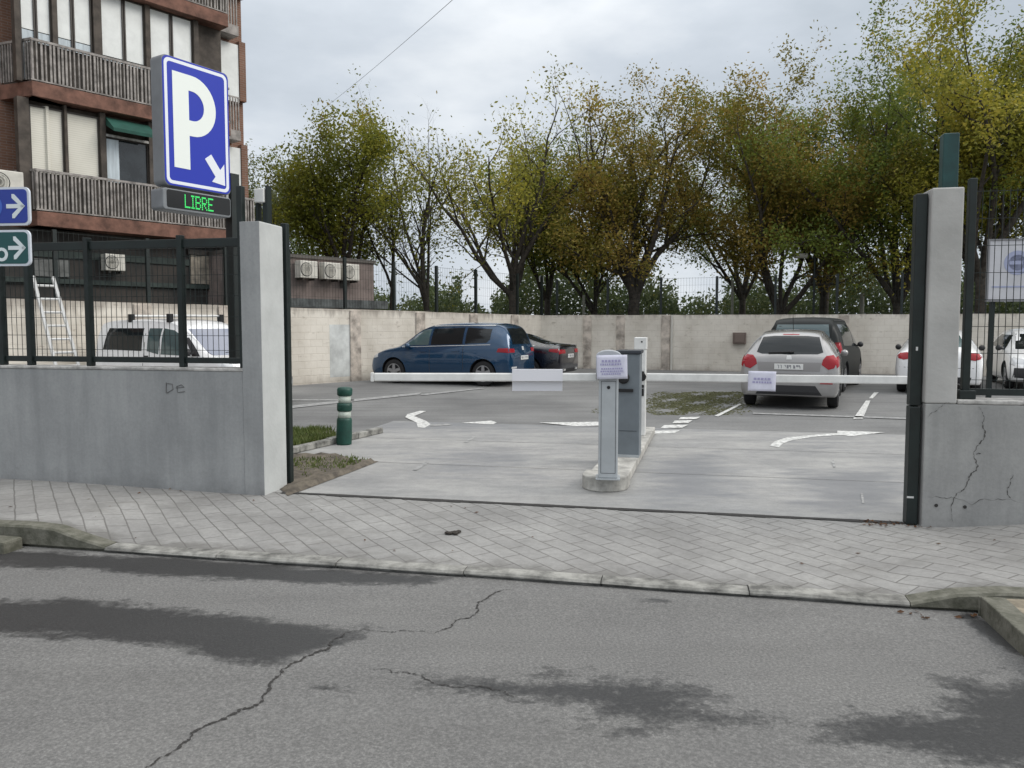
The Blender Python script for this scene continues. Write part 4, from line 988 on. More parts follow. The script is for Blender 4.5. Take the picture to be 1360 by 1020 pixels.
def facw(x, y, z): return bo + WD * x + WN * y + Vector((0, 0, z))
aircon(facw(fx(12, -.2), -.02, z1 + .08 + .15), BR, 'white air conditioner hung outside the lower balcony railing at left edge')
aircon(facw(fx(152, .4), .44, 2.98), BR, 'air conditioner under the first balcony of the brick block, seen through the fence', .5, .42)
# low annexe
AO = CORNER - WD * 11.32 + WN * 1.5
ax0 = AO + WD * 1.05
ANX = mat('annexe_render', (0.205, 0.165, 0.15), .9, var=.35, vscale=1.5)
an = thing('annexe', 'low pinkish grey flat roofed building with air conditioners above the wall', 'building', loc=(ax0.x, ax0.y, 0), rotz=BR)
G().box(-1.6, 3.4, 0, 7, 0, 3.58).build('wall', ANX, an)
G().box(-1.62, 3.45, -.06, 7.05, 3.581, 3.68).build('roof', mat('roof_edge', (.10, .09, .08), .8), an)
G().box(2.05, 2.3, -.02, .02, 2.75, 3.5).build('window', FRAMEM, an)
gk = G(); gk.box(-1.6, 3.7, -.35, -.05, 2.12, 2.38); gk.build('ledge', mat('ledge_grey', (.10, .11, .11), .8, var=.5), an)
def ax_(px):
    a = (px - 680) / FPX; return (a * ax0.y - ax0.x) / (WD.x - a * WD.y)
for px, lb in ((403, 'leftmost of three air conditioners high on the low building'), (434, 'middle one of three air conditioners high on the low building'), (459, 'rightmost of three air conditioners high on the low building')):
    p = ax0 + WD * ax_(px) - WN * .06
    aircon((p.x, p.y, 2.98), BR, lb, .60, .50)
# ladder leaning on the wall
lx = wall_x(80, DO, WD); lp = DO + WD * lx
t_ = thing('ladder', 'aluminium ladder leaning on the cream wall at left', 'ladder', loc=(lp.x, lp.y, 0), rotz=BR)
lt = 2.62
def lpt(s, f): return (s, -.75 * (1 - f) - .06, lt * f)
for s in (-.21, .21):
    gk = G(); a, b_ = Vector(lpt(s * 1.1 - .16 * 0, 0)), Vector(lpt(s * .9 - .30, 1)); gk.tube([a, b_], .038, 6); gk.build('rail', ALU, t_)
for i in range(9):
    f = (i + .7) / 9.4
    gk = G(); gk.tube([Vector(lpt(s * (1.1 - .2 * f) - .30 * f, f)) for s in (-.21, .21)], .026, 6); gk.build('rung', ALU, t_)

# ------------------------------------------------------------------ cars
def pch(ys, sub):
    n = len(ys); d = [ys[i + 1] - ys[i] for i in range(n - 1)]; m = [0.0] * n
    m[0], m[-1] = d[0], d[-1]
    for i in range(1, n - 1): m[i] = 0 if d[i - 1] * d[i] <= 0 else 2 * d[i - 1] * d[i] / (d[i - 1] + d[i])
    o = []
    for i in range(n - 1):
        for k in range(sub):
            t = k / sub; t2, t3 = t * t, t * t * t
            o.append(ys[i] * (2 * t3 - 3 * t2 + 1) + m[i] * (t3 - 2 * t2 + t) + ys[i + 1] * (-2 * t3 + 3 * t2) + m[i + 1] * (t3 - t2))
    o.append(ys[-1]); return o
def crom(pts, sub):
    o = []; n = len(pts)
    for i in range(n - 1):
        p0 = pts[max(i - 1, 0)]; p1, p2 = pts[i], pts[i + 1]; p3 = pts[min(i + 2, n - 1)]
        if i == 0: p0 = (-p2[0], p2[1]) if abs(p1[0]) < 1e-6 else p0
        if i == n - 2: p3 = (-p1[0], p1[1])
        for k in range(sub):
            t = k / sub; r_ = []
            for a in (0, 1):
                r_.append(.5 * (2 * p1[a] + (p2[a] - p0[a]) * t + (2 * p0[a] - 5 * p1[a] + 4 * p2[a] - p3[a]) * t * t + (3 * p1[a] - p0[a] - 3 * p2[a] + p3[a]) * t ** 3))
            o.append(tuple(r_))
    o.append(pts[-1]); return o
def section(zb, zbelt, ztop, hw, hwt):
    h = zbelt - zb; g_ = ztop - zbelt
    pts = [(0, zb), (hw * .78, zb), (hw * .95, zb + .045), (hw, zb + .42 * h), (hw * .985, zb + .78 * h), (hw * .95, zbelt),
           ((hw * .95 + hwt) / 2 + .02 * min(1, g_ * 2), zbelt + g_ * .5), (hwt, zbelt + g_ * .86), (hwt - .09, ztop - .008), (0, ztop + .02)]
    return crom(pts, 4)
TEMP = []
def car(name, label, cat, loc, heading, paint, st, wheels, wr, extras, rims=True, group=None):
    """st: stations rear to front (x, underside, belt, top, half width, half roof width); +x is forward"""
    cols = [pch([s[k] for s in st], 5) for k in range(6)]
    n = len(cols[0]); rings = []
    for i in range(n):
        x, zb, zbelt, zt, hw, hwt = (cols[k][i] for k in range(6))
        hs = section(zb, zbelt, zt, hw, hwt)
        rings.append([(x, -y, z) for y, z in hs] + [(x, y, z) for y, z in hs[-2:0:-1]])
    m = len(rings[0]); gm = G()
    gm.add([p for r_ in rings for p in r_], [(i * m + k, i * m + (k + 1) % m, (i + 1) * m + (k + 1) % m, (i + 1) * m + k) for i in range(n - 1) for k in range(m)] + [tuple(range(m - 1, -1, -1)), tuple((n - 1) * m + k for k in range(m))])
    t = thing(name, label, cat, loc=loc, rotz=heading, group=group)
    body = gm.build('body', [paint, PLAST], smooth=True)
    # cut the wheel arches
    hwm = max(s[4] for s in st)
    cut = G()
    for wx in wheels:
        for sgn in (-1, 1):
            y0, y1 = sorted((sgn * (hwm - .30), sgn * (hwm + .2)))
            cut.lathe([(wr + .055, y0), (wr + .055, y1)], 32, 'y', (wx, 0, wr + .01))
    co = cut.build('arch_cutter', [PLAST]); 
    md = body.modifiers.new('arch', 'BOOLEAN'); md.operation = 'DIFFERENCE'; md.object = co; md.solver = 'EXACT'
    try: md.material_mode = 'TRANSFER'
    except Exception: pass
    bpy.context.view_layer.update()
    dg = bpy.context.evaluated_depsgraph_get()
    me = bpy.data.meshes.new_from_object(body.evaluated_get(dg))
    body.modifiers.clear(); old = body.data; body.data = me
    bpy.data.objects.remove(co, do_unlink=True)
    me.shade_smooth()
    try: me.set_sharp_from_angle(angle=R(38))
    except Exception: pass
    body.parent = t
    bvh = BVHTree.FromPolygons([Vector(p) for p in gm.v], [tuple(f) for f in gm.f])
    Lc = st[-1][0]
    AX = {'R': lambda a, z: (Vector((a, -3, z)), Vector((0, 1, 0))), 'L': lambda a, z: (Vector((a, 3, z)), Vector((0, -1, 0))),
          'B': lambda a, z: (Vector((-3, a, z)), Vector((1, 0, 0))), 'F': lambda a, z: (Vector((Lc + 3, a, z)), Vector((-1, 0, 0))),
          'BR': lambda a, z: (Vector((-2, -2.2, z)) + Vector((.7071, -.7071, 0)) * a, Vector((.7071, .7071, 0))), 'BL': lambda a, z: (Vector((-2, 2.2, z)) + Vector((-.7071, -.7071, 0)) * -a, Vector((.7071, -.7071, 0))),
          'T': lambda a, y: (Vector((a, y, 4)), Vector((0, 0, -1)))}
    def patch(nm, axis, poly, mt, off=.005, parent=None, nr=7, nc=9, skirt=.03):
        f = AX[axis]; zs_ = sorted(set([p[1] for p in poly] + lin(min(p[1] for p in poly), max(p[1] for p in poly), nr)))
        rows = []; last = None
        for z in zs_:
            zz = min(max(z, min(p[1] for p in poly) + 1e-4), max(p[1] for p in poly) - 1e-4); xs_ = []
            for i in range(len(poly)):
                (xa, za), (xb, zb) = poly[i], poly[(i + 1) % len(poly)]
                if (za <= zz < zb) or (zb <= zz < za): xs_.append(xa + (zz - za) * (xb - xa) / (zb - za))
            if len(xs_) < 2: continue
            row = []
            for a in lin(min(xs_), max(xs_), nc):
                o_, d_ = f(a, zz); h = bvh.ray_cast(o_, d_)
                if h[0] is None: dist = last if last is not None else 3
                else: dist = h[3]; last = dist
                row.append((o_ + d_ * (dist - off), d_))
            rows.append(row)
        gp = G(); N_ = nc; M_ = len(rows)
        vs_ = [p for r_ in rows for p, _ in r_]; fs_ = [(j * N_ + i, j * N_ + i + 1, (j + 1) * N_ + i + 1, (j + 1) * N_ + i) for j in range(M_ - 1) for i in range(N_ - 1)]
        ring = [i for i in range(N_)] + [j * N_ + N_ - 1 for j in range(1, M_)] + [(M_ - 1) * N_ + i for i in range(N_ - 2, -1, -1)] + [j * N_ for j in range(M_ - 2, 0, -1)]
        base = len(vs_); dirv = rows[0][0][1]
        vs_ += [vs_[i] + dirv * skirt for i in ring]
        for i in range(len(ring)): fs_.append((ring[i], ring[(i + 1) % len(ring)], base + (i + 1) % len(ring), base + i))
        gp.add(vs_, fs_)
        return gp.build(nm, mt, parent or t, smooth=False)
    # wheels
    for wx in wheels:
        for sgn in (-1, 1):
            yo = sgn * (hwm - .035); w_ = .2
            prof = [(wr * .3, -.075), (wr * .66, -.07), (wr * .67, -.004), (wr * .9, 0), (wr * .985, -.02), (wr, -.05), (wr, -w_ + .05), (wr * .985, -w_ + .02), (wr * .9, -w_), (wr * .4, -w_)]
            gw = G(); gw.lathe([(r_, yo + sgn * h) for r_, h in prof], 28, 'y', (wx, 0, wr))
            wo = gw.build('wheel', TYRE, t, smooth=True); 
            try: wo.data.set_sharp_from_angle(angle=R(40))
            except Exception: pass
            gr = G(); gr.lathe([(wr * .665, yo + sgn * .0), (wr * .64, yo - sgn * .03), (wr * .2, yo - sgn * .055)], 24, 'y', (wx, 0, wr), 1, cap=False)
            for k in range(5):
                a = 2 * math.pi * k / 5 + .3; ca, sa = math.cos(a), math.sin(a)
                q = []
                for r_, s_ in ((.1, .05), (.62, .035), (.62, -.035), (.1, -.05)): q.append((wx + wr * r_ * ca - s_ * sa, yo - sgn * .012, wr + wr * r_ * sa + s_ * ca))
                gr.prism(q, (0, sgn * .02, 0), 0)
            gr.lathe([(wr * .16, yo - sgn * .02), (wr * .16, yo + sgn * .012)], 14, 'y', (wx, 0, wr), 0)
            gr.lathe([(wr * .66, yo + sgn * .006), (wr * .60, yo + sgn * .006), (wr * .60, yo - sgn * .02)], 24, 'y', (wx, 0, wr), 0, cap=False)
            gr.build('rim', [ALLOY, PLAST], wo)
    extras(t, patch, bvh)
    return t
def plate(t, x, y, z, w=.5, h=.11, rz=0.0, seed=1, front=False):
    s_ = 1 if front else -1
    g1 = G(); g1.box(min(x, x + s_ * .012), max(x, x + s_ * .012), y - w / 2, y + w / 2, z - h / 2, z + h / 2); pl = g1.build('number_plate', PLATE, t, bevel=.003)
    g1 = G(); rr = random.Random(seed); yy = y - w / 2 + .05
    while yy < y + w / 2 - .05:
        xx = x + s_ * .0125
        g1.box(min(xx, xx + s_ * .002), max(xx, xx + s_ * .002), yy, yy + .012, z - h * rr.choice((.3, .05, .28)), z + h * rr.choice((.3, .1, .26)))
        g1.box(min(xx, xx + s_ * .002), max(xx, xx + s_ * .002), yy + .012, yy + .035, z + rr.choice((.22, -.3, 0)) * h, z + rr.choice((.3,)) * h)
        yy += rr.choice((.042, .05, .05, .075))
    g1.build('plate_print', INK, pl)
def mirror(t, x, y, z, s, m):
    gm = G(); gm.lathe([(.02, -.07), (.06, -.05), (.075, 0), (.07, .05), (.03, .075)], 12, 'x', (x, y + s * .045, z)); gm.box(x - .02, x + .02, min(y - s * .1, y), max(y - s * .1, y), z - .05, z - .01)
    gm.build('mirror', m, t, smooth=True)
def ground_car(px, py): p = P(px, py); return p

PAINT_BLUE = mat('paint_blue', (0.003, 0.042, 0.105), 0.25, metal=.35, coat=1.0)
PAINT_BLACK = mat('paint_black', (0.008, 0.008, 0.014), 0.2, coat=1.0)
PAINT_SILVER = mat('paint_silver', (0.33, 0.32, 0.315), 0.3, metal=.35, coat=1.0, var=.08, vscale=2)
PAINT_WHITE = mat('paint_white', (0.82, 0.82, 0.82), 0.3, coat=1.0, var=.06, vscale=2)
PAINT_GREY = mat('paint_charcoal', (0.014, 0.016, 0.016), 0.5, spec=0.25, coat=0.0)

# 1 blue people carrier: seen from its left side and rear
def ex_blue(t, patch, bvh):
    for sd in ('L', 'R'):
        patch('side_window', sd, [(3.22, 1.03), (2.45, 1.07), (2.45, 1.50), (2.72, 1.47)], GLASSL, parent=None)
        patch('side_window', sd, [(2.38, 1.07), (1.42, 1.10), (1.42, 1.54), (2.38, 1.51)], GLASS)
        patch('side_window', sd, [(1.34, 1.11), (.72, 1.14), (.62, 1.24), (.62, 1.50), (1.34, 1.54)], GLASS)
        patch('chrome_strip', sd, [(3.3, 1.0), (.6, 1.085), (.6, 1.10), (3.3, 1.015)], ALU, .006, nr=3, nc=16)
        patch('sill_trim', sd, [(.85, .22), (3.3, .22), (3.3, .30), (.85, .30)], PLAST, .008, nc=12)
        patch('door_gap', sd, [(2.40, .34), (2.412, .34), (2.412, 1.04), (2.40, 1.04)], PLAST, .002, nc=3)
        patch('door_gap', sd, [(1.38, .45), (1.392, .40), (1.392, 1.08), (1.38, 1.08)], PLAST, .002, nc=3)
        patch('door_handle', sd, [(1.5, .90), (1.72, .91), (1.72, .94), (1.5, .93)], PAINT_BLUE, .03, nr=3, nc=4)
        patch('door_handle', sd, [(2.5, .88), (2.72, .89), (2.72, .92), (2.5, .91)], PAINT_BLUE, .03, nr=3, nc=4)
        s = 1 if sd == 'L' else -1
        patch('roof_rail', sd, [(.55, 1.585), (2.4, 1.57), (2.4, 1.595), (.55, 1.61)], ALU, .012, nc=14, nr=3)
        patch('tail_light', sd, [(.09, .88), (.40, .90), (.36, 1.0), (.09, 1.01)], RED, .008)
        patch('headlight', sd, [(4.08, .72), (4.36, .66), (4.34, .74), (4.1, .82)], LENS, .006)
        mirror(t, 3.05, s * .92, 1.04, s, PAINT_BLUE)
    patch('rear_window', 'B', [(-.58, 1.10), (.58, 1.10), (.52, 1.52), (-.52, 1.52)], GLASS)
    for s in (-1, 1): patch('tail_light', 'B', [(s * .56, .89), (s * .85, .88), (s * .85, 1.01), (s * .56, .99)], RED, .008)
    patch('rear_bumper_trim', 'B', [(-.6, .26), (.6, .26), (.66, .42), (-.66, .42)], PLAST, .006)
    patch('reflector', 'B', [(.5, .47), (.78, .47), (.78, .52), (.5, .52)], LENS, .006)
    patch('windscreen', 'F', [(-.66, 1.04), (.66, 1.04), (.56, 1.5), (-.56, 1.5)], GLASS)
    plate(t, -.008, 0, .74, seed=3)
    patch('rear_emblem', 'B', [(-.05, .94), (.05, .94), (.05, 1.04), (-.05, 1.04)], ALU, .01, nr=4, nc=4)
st_blue = [(0.0, .42, .70, .76, .72, .60), (.03, .30, .82, .90, .80, .66), (.07, .26, .98, 1.08, .86, .66), (.16, .24, 1.05, 1.34, .885, .64), (.32, .22, 1.07, 1.56, .90, .62), (.6, .2, 1.08, 1.635, .91, .62), (1.4, .2, 1.06, 1.655, .915, .63),
           (2.3, .2, 1.04, 1.62, .915, .62), (2.75, .2, 1.02, 1.50, .915, .62), (3.2, .2, .99, 1.20, .91, .66), (3.5, .2, .95, 1.02, .905, .72), (3.9, .21, .87, .94, .89, .70), (4.2, .22, .76, .83, .84, .62), (4.36, .26, .62, .70, .74, .52), (4.42, .32, .52, .56, .62, .42)]
hb = math.atan2(WN.y, WN.x)
# rear-left wheel stands at pixel (640, 508): place the car from there
def place_by(px, py, lx, ly, heading):
    p = P(px, py); c_, s_ = math.cos(heading), math.sin(heading)
    return (p.x - (lx * c_ - ly * s_), p.y - (lx * s_ + ly * c_), 0)
car('blue_car', 'dark blue people carrier parked nose to the cream wall', 'car', place_by(641, 513, .80, .9, R(156)), R(156), PAINT_BLUE, st_blue, (.80, 3.55), .33, ex_blue)

# 2 black saloon beside it
def ex_black(t, patch, bvh):
    for sd in ('L', 'R'):
        s = 1 if sd == 'L' else -1
        patch('side_window', sd, [(3.05, .98), (.95, 1.03), (1.35, 1.30), (2.3, 1.36)], GLASS, nc=14)
        patch('chrome_strip', sd, [(3.1, .955), (.8, 1.01), (.8, 1.025), (3.1, .97)], ALU, .004, nr=3, nc=14)
        mirror(t, 2.95, s * .9, 1.0, s, PAINT_BLACK)
        patch('tail_light', sd, [(.08, .82), (.34, .86), (.34, .93), (.08, .94)], RED, .008)
    patch('rear_window', 'B', [(-.62, 1.06), (.62, 1.06), (.5, 1.34), (-.5, 1.34)], GLASS)
    for s in (-1, 1): patch('tail_light', 'B', [(s * .42, .80), (s * .84, .78), (s * .84, .93), (s * .42, .91)], RED, .008)
    patch('rear_bumper_trim', 'B', [(-.7, .24), (.7, .24), (.74, .36), (-.74, .36)], PLAST, .006)
    patch('spoiler', 'B', [(-.7, 1.0), (.7, 1.0), (.68, 1.03), (-.68, 1.03)], PAINT_BLACK, .05, nr=3)
    for s in (-1, 1): patch('exhaust', 'B', [(s * .45, .30), (s * .6, .30), (s * .6, .36), (s * .45, .36)], ALU, .03, nr=3, nc=4)
    plate(t, -.012, 0, .72, seed=8)
st_black = [(0, .38, .74, .80, .74, .62), (.03, .28, .86, .94, .83, .68), (.10, .24, .93, 1.03, .88, .70), (.5, .21, .95, 1.07, .90, .68), (.95, .2, .97, 1.18, .905, .62), (1.5, .19, .98, 1.36, .91, .58), (2.2, .19, .98, 1.42, .91, .58), (2.7, .19, .96, 1.34, .91, .58),
            (3.3, .19, .93, 1.02, .905, .66), (3.9, .2, .84, .91, .89, .70), (4.4, .21, .74, .81, .84, .64), (4.6, .26, .62, .68, .72, .52), (4.66, .32, .50, .54, .58, .4)]
car('black_saloon', 'low black saloon with red tail lights half behind the blue car', 'car', place_by(745, 507.5, .0, .8, R(157)), R(157), PAINT_BLACK, st_black, (.95, 3.75), .33, ex_black)

# 3 silver hatchback: seen from behind
def ex_silver(t, patch, bvh):
    for sd in ('L', 'R'):
        s = 1 if sd == 'L' else -1
        patch('side_window', sd, [(2.95, .98), (2.1, 1.0), (2.1, 1.37), (2.4, 1.33)], GLASS)
        patch('side_window', sd, [(2.03, 1.0), (.85, 1.06), (1.15, 1.36), (2.03, 1.39)], GLASS)
        patch('door_gap', sd, [(2.05, .32), (2.062, .32), (2.062, .98), (2.05, .98)], PLAST, .002, nc=3)
        mirror(t, 2.85, s * .89, 1.0, s, PAINT_SILVER)
        patch('tail_light', sd, [(.05, .80), (.40, .92), (.36, 1.02), (.06, 1.00)], RED, .010)
    patch('rear_window', 'B', [(-.60, 1.09), (-.5, 1.055), (0, 1.045), (.5, 1.055), (.60, 1.09), (.515, 1.375), (.3, 1.395), (-.3, 1.395), (-.515, 1.375)], GLASS, nr=9, nc=15)
    patch('rear_glass_patch', 'B', [(-.01, 1.30), (.01, 1.30), (.01, 1.31), (-.01, 1.31)], PLAST, .004, nr=2, nc=2)  # tiny black plastic patch in the middle of the rear window
    for s in (-1, 1): patch('tail_light', 'B', [(s * .58, .86), (s * .70, .77), (s * .80, .80), (s * .86, .95), (s * .78, 1.045), (s * .66, 1.03), (s * .60, .95)], RED, .012, nr=9)
    patch('brake_light', 'B', [(-.15, 1.415), (.15, 1.415), (.15, 1.432), (-.15, 1.432)], RED, .008, nr=3)
    patch('tailgate_recess', 'B', [(-.55, .73), (.55, .73), (.58, .90), (-.58, .90)], mat('silver_recess', (.25, .24, .235), .35, metal=.3), .004)
    patch('rear_bumper_trim', 'B', [(-.60, .28), (.60, .28), (.48, .46), (-.48, .46)], PLAST, .006)
    patch('bumper_seam', 'B', [(-.84, .665), (.84, .665), (.84, .675), (-.84, .675)], PLAST, .002, nr=3, nc=17)
    patch('reflector', 'B', [(-.78, .50), (-.56, .50), (-.56, .54), (-.78, .54)], RED, .006); patch('reflector', 'B', [(.56, .50), (.78, .50), (.78, .54), (.56, .54)], RED, .006)
    patch('rear_emblem', 'B', [(-.05, .95), (.05, .95), (.04, 1.03), (-.04, 1.03)], ALU, .012, nr=4, nc=4)
    gw = G(); p0 = bvh.ray_cast(Vector((-3, -.05, 1.09)), Vector((1, 0, 0)))[0]; p1 = bvh.ray_cast(Vector((-3, .38, 1.075)), Vector((1, 0, 0)))[0]
    gw.tube([p0 - Vector((.03, 0, 0)), p1 - Vector((.03, 0, 0))], .012, 6); gw.tube([p0 - Vector((.02, .03, 0)), p0 - Vector((.045, -.05, -.0))], .022, 8); gw.build('rear_wiper', BLACKM, t)
    plate(t, .0, 0, .815, .52, .11, seed=5)
    gw = G(); p0 = bvh.ray_cast(Vector((1.0, 0, 3)), Vector((0, 0, -1)))[0]; gw.tube([p0, p0 + Vector((-.18, 0, .25))], .006, 5); gw.build('aerial', BLACKM, t)
st_silver = [(0, .34, .60, .68, .74, .62), (.02, .27, .74, .84, .82, .70), (.06, .25, .88, 1.0, .875, .70), (.13, .24, .95, 1.08, .895, .68), (.30, .22, 1.0, 1.27, .90, .60), (.52, .21, 1.01, 1.42, .905, .57), (.9, .2, 1.0, 1.485, .905, .575), (1.6, .19, .99, 1.505, .91, .58), (2.2, .19, .98, 1.46, .91, .58),
             (2.7, .19, .96, 1.28, .91, .60), (3.2, .19, .93, 1.03, .905, .68), (3.7, .2, .84, .92, .885, .68), (4.05, .22, .70, .78, .82, .60), (4.2, .27, .58, .64, .70, .5), (4.25, .33, .5, .53, .56, .4)]
hs = R(90 - 24)
car('silver_hatchback', 'silver hatchback seen from behind, nearest of the parked cars on the right', 'car', place_by(1047.5, 542, .25, .0, hs), hs, PAINT_SILVER, st_silver, (.72, 3.3), .325, ex_silver)

# 4 charcoal people carrier ahead of it
def ex_grey(t, patch, bvh):
    for sd in ('L', 'R'):
        s = 1 if sd == 'L' else -1
        patch('side_window', sd, [(3.2, 1.05), (2.3, 1.08), (2.3, 1.6), (2.75, 1.55)], GLASS); patch('side_window', sd, [(2.22, 1.08), (.55, 1.12), (.55, 1.62), (2.22, 1.62)], GLASS, nc=14)
        mirror(t, 3.0, s * .9, 1.1, s, PLAST)
        patch('roof_rail', sd, [(.4, 1.70), (2.4, 1.70), (2.4, 1.725), (.4, 1.725)], PLAST, .02, nr=3, nc=14)
        patch('tail_light', sd, [(.05, .95), (.2, .95), (.2, 1.2), (.05, 1.2)], RED, .01)
    patch('rear_window', 'B', [(-.66, 1.14), (.66, 1.14), (.58, 1.62), (-.58, 1.62)], GLASSL)
    patch('rear_bumper_trim', 'B', [(-.7, .26), (.7, .26), (.7, .5), (-.7, .5)], PLAST, .006)
    plate(t, -.01, 0, .8, seed=11)
st_grey = [(0, .4, .7, .8, .78, .66), (.03, .3, .95, 1.05, .86, .7), (.08, .26, 1.08, 1.3, .90, .70), (.18, .24, 1.1, 1.62, .915, .68), (.4, .22, 1.1, 1.74, .92, .67), (1.2, .2, 1.08, 1.78, .925, .68), (2.2, .2, 1.06, 1.74, .925, .67), (2.8, .2, 1.04, 1.58, .92, .66),
           (3.35, .2, 1.0, 1.14, .915, .72), (3.8, .21, .93, 1.0, .89, .7), (4.2, .24, .78, .84, .82, .6), (4.35, .32, .6, .64, .66, .48)]
hg = R(90 - 31)
car('charcoal_people_carrier', 'charcoal people carrier with roof rails hidden behind the silver hatchback', 'car', place_by(1063, 521, .1, .0, hg), hg, PAINT_GREY, st_grey, (.8, 3.5), .34, ex_grey)

# 5 white rounded coupe seen from behind
def ex_beetle(t, patch, bvh):
    for sd in ('L', 'R'):
        s = 1 if sd == 'L' else -1
        patch('side_window', sd, [(2.75, .98), (1.0, 1.0), (1.3, 1.28), (1.8, 1.38), (2.2, 1.34)], GLASS, nc=14)
        mirror(t, 2.6, s * .9, 1.03, s, PLAST)
    patch('rear_window', 'B', [(-.52, 1.1), (.52, 1.1), (.42, 1.36), (.2, 1.41), (-.2, 1.41), (-.42, 1.36)], GLASSL, nc=13)
    for s in (-1, 1): patch('tail_light', 'B', [(s * .52, .885), (s * .58, .825), (s * .72, .80), (s * .83, .83), (s * .86, .89), (s * .80, .955), (s * .66, .975), (s * .55, .95)], RED, .012, nr=9)
    patch('rear_bumper_trim', 'B', [(-.62, .27), (.62, .27), (.66, .42), (-.66, .42)], PLAST, .006)
    patch('bumper_seam', 'B', [(-.8, .62), (.8, .62), (.8, .63), (-.8, .63)], PLAST, .002, nr=3, nc=15)
    plate(t, -.0, 0, .76, seed=13)
st_beetle = [(0, .36, .62, .70, .70, .56), (.03, .28, .76, .86, .80, .62), (.10, .25, .88, .99, .86, .62), (.28, .23, .94, 1.10, .90, .58), (.55, .21, .96, 1.24, .905, .54), (.95, .2, .97, 1.40, .905, .52), (1.5, .19, .98, 1.49, .905, .52), (2.0, .19, .98, 1.45, .905, .53), (2.5, .19, .96, 1.26, .905, .56),
             (2.95, .19, .93, 1.03, .905, .64), (3.5, .2, .86, .93, .88, .64), (3.9, .22, .72, .78, .8, .56), (4.05, .28, .58, .62, .66, .46), (4.1, .34, .5, .53, .52, .36)]
hw_ = R(90 - 29)
car('white_coupe', 'white rounded coupe with oval red tail lights beside right pillar', 'car', place_by(1245, 523.5, .25, 0, hw_), hw_, PAINT_WHITE, st_beetle, (.78, 3.3), .33, ex_beetle)

# 6 white van with roof bars
def ex_van(t, patch, bvh):
    for sd in ('L', 'R'):
        s = 1 if sd == 'L' else -1
        patch('side_window', sd, [(.30, 1.10), (1.50, 1.08), (1.50, 1.54), (.42, 1.54)], GLASS, nc=12)
        patch('side_window', sd, [(1.66, 1.08), (2.0, 1.02), (2.02, 1.54), (1.66, 1.54)], GLASSL)
        patch('side_window', sd, [(2.07, 1.02), (2.92, 1.0), (2.55, 1.40), (2.35, 1.5), (2.07, 1.54)], GLASSL)
        patch('quarter_window', sd, [(2.96, 1.0), (3.16, 1.0), (2.74, 1.36), (2.66, 1.36)], PLAST)
        patch('side_rub_strip', sd, [(1.0, .55), (2.9, .55), (2.9, .65), (1.0, .65)], PLAST, .012, nc=12, nr=3)
        patch('door_gap', sd, [(1.57, .4), (1.582, .4), (1.582, 1.62), (1.57, 1.62)], PLAST, .002, nc=3)
        patch('door_handle', sd, [(1.60, .92), (1.72, .92), (1.72, .99), (1.60, .99)], PLAST, .02, nr=3, nc=3)
        mirror(t, 2.98, s * .92, 1.08, s, PLAST)
        patch('headlight', sd, [(3.75, .66), (4.0, .62), (3.98, .84), (3.72, .92)], LENS, .008)
        patch('bumper', sd, [(3.62, .24), (4.08, .26), (4.05, .55), (3.66, .57)], PLAST, .012)
    patch('windscreen', 'F', [(-.70, 1.02), (.70, 1.02), (.60, 1.53), (-.60, 1.53)], mat('windscreen_glass', (0.16, 0.175, 0.235), .06, spec=1.0), nc=13)
    patch('bumper', 'F', [(-.8, .26), (.8, .26), (.8, .56), (-.8, .56)], PLAST, .012)
    patch('grille', 'F', [(-.4, .66), (.4, .66), (.42, .76), (-.42, .76)], PLAST, .008)
    gw = G()
    for y in (-.35, .3):
        h0 = bvh.ray_cast(Vector((8, y, 1.06)), Vector((-1, 0, 0)))[0]; h1 = bvh.ray_cast(Vector((8, y + .48, 1.09)), Vector((-1, 0, 0)))[0]
        gw.tube([h0 + Vector((.03, 0, 0)), h1 + Vector((.03, 0, 0))], .012, 5)
    gw.build('wiper', BLACKM, t)
    for x in (1.0, 2.15):
        gb = G(); gb.tube([(x, -.66, 1.80), (x, .66, 1.80)], .02, 8); ob = gb.build('roof_bar', ALU, t)
        gb = G()
        for s in (-1, 1): gb = G(); gb.box(x - .055, x + .055, s * .64 - .05, s * .64 + .04, 1.66, 1.83); gb.build('bar_foot', BLACKM, ob, bevel=.01)
    plate(t, 4.10, 0, .46, seed=21, front=True)
st_van = [(0, .4, .8, .95, .78, .7), (.03, .3, 1.0, 1.3, .83, .72), (.08, .26, 1.05, 1.56, .85, .70), (.2, .24, 1.06, 1.67, .86, .69), (.6, .22, 1.06, 1.715, .86, .69), (1.4, .2, 1.05, 1.725, .865, .69), (2.1, .2, 1.02, 1.70, .865, .68), (2.5, .2, 1.0, 1.59, .865, .67), (3.0, .2, .98, 1.26, .86, .68),
          (3.3, .21, .96, 1.06, .86, .72), (3.7, .22, .88, .96, .84, .70), (3.98, .24, .72, .82, .79, .62), (4.08, .3, .58, .64, .70, .5), (4.1, .36, .5, .53, .6, .42)]
hv = R(-27)
vp = D(122, 470, 16.3)
c_, s_ = math.cos(hv), math.sin(hv)
car('white_van', 'white van with black roof bar feet parked behind the left fence', 'van', (vp.x - .86 * s_, vp.y + .86 * c_, 0), hv, PAINT_WHITE, st_van, (.72, 3.35), .31, ex_van)

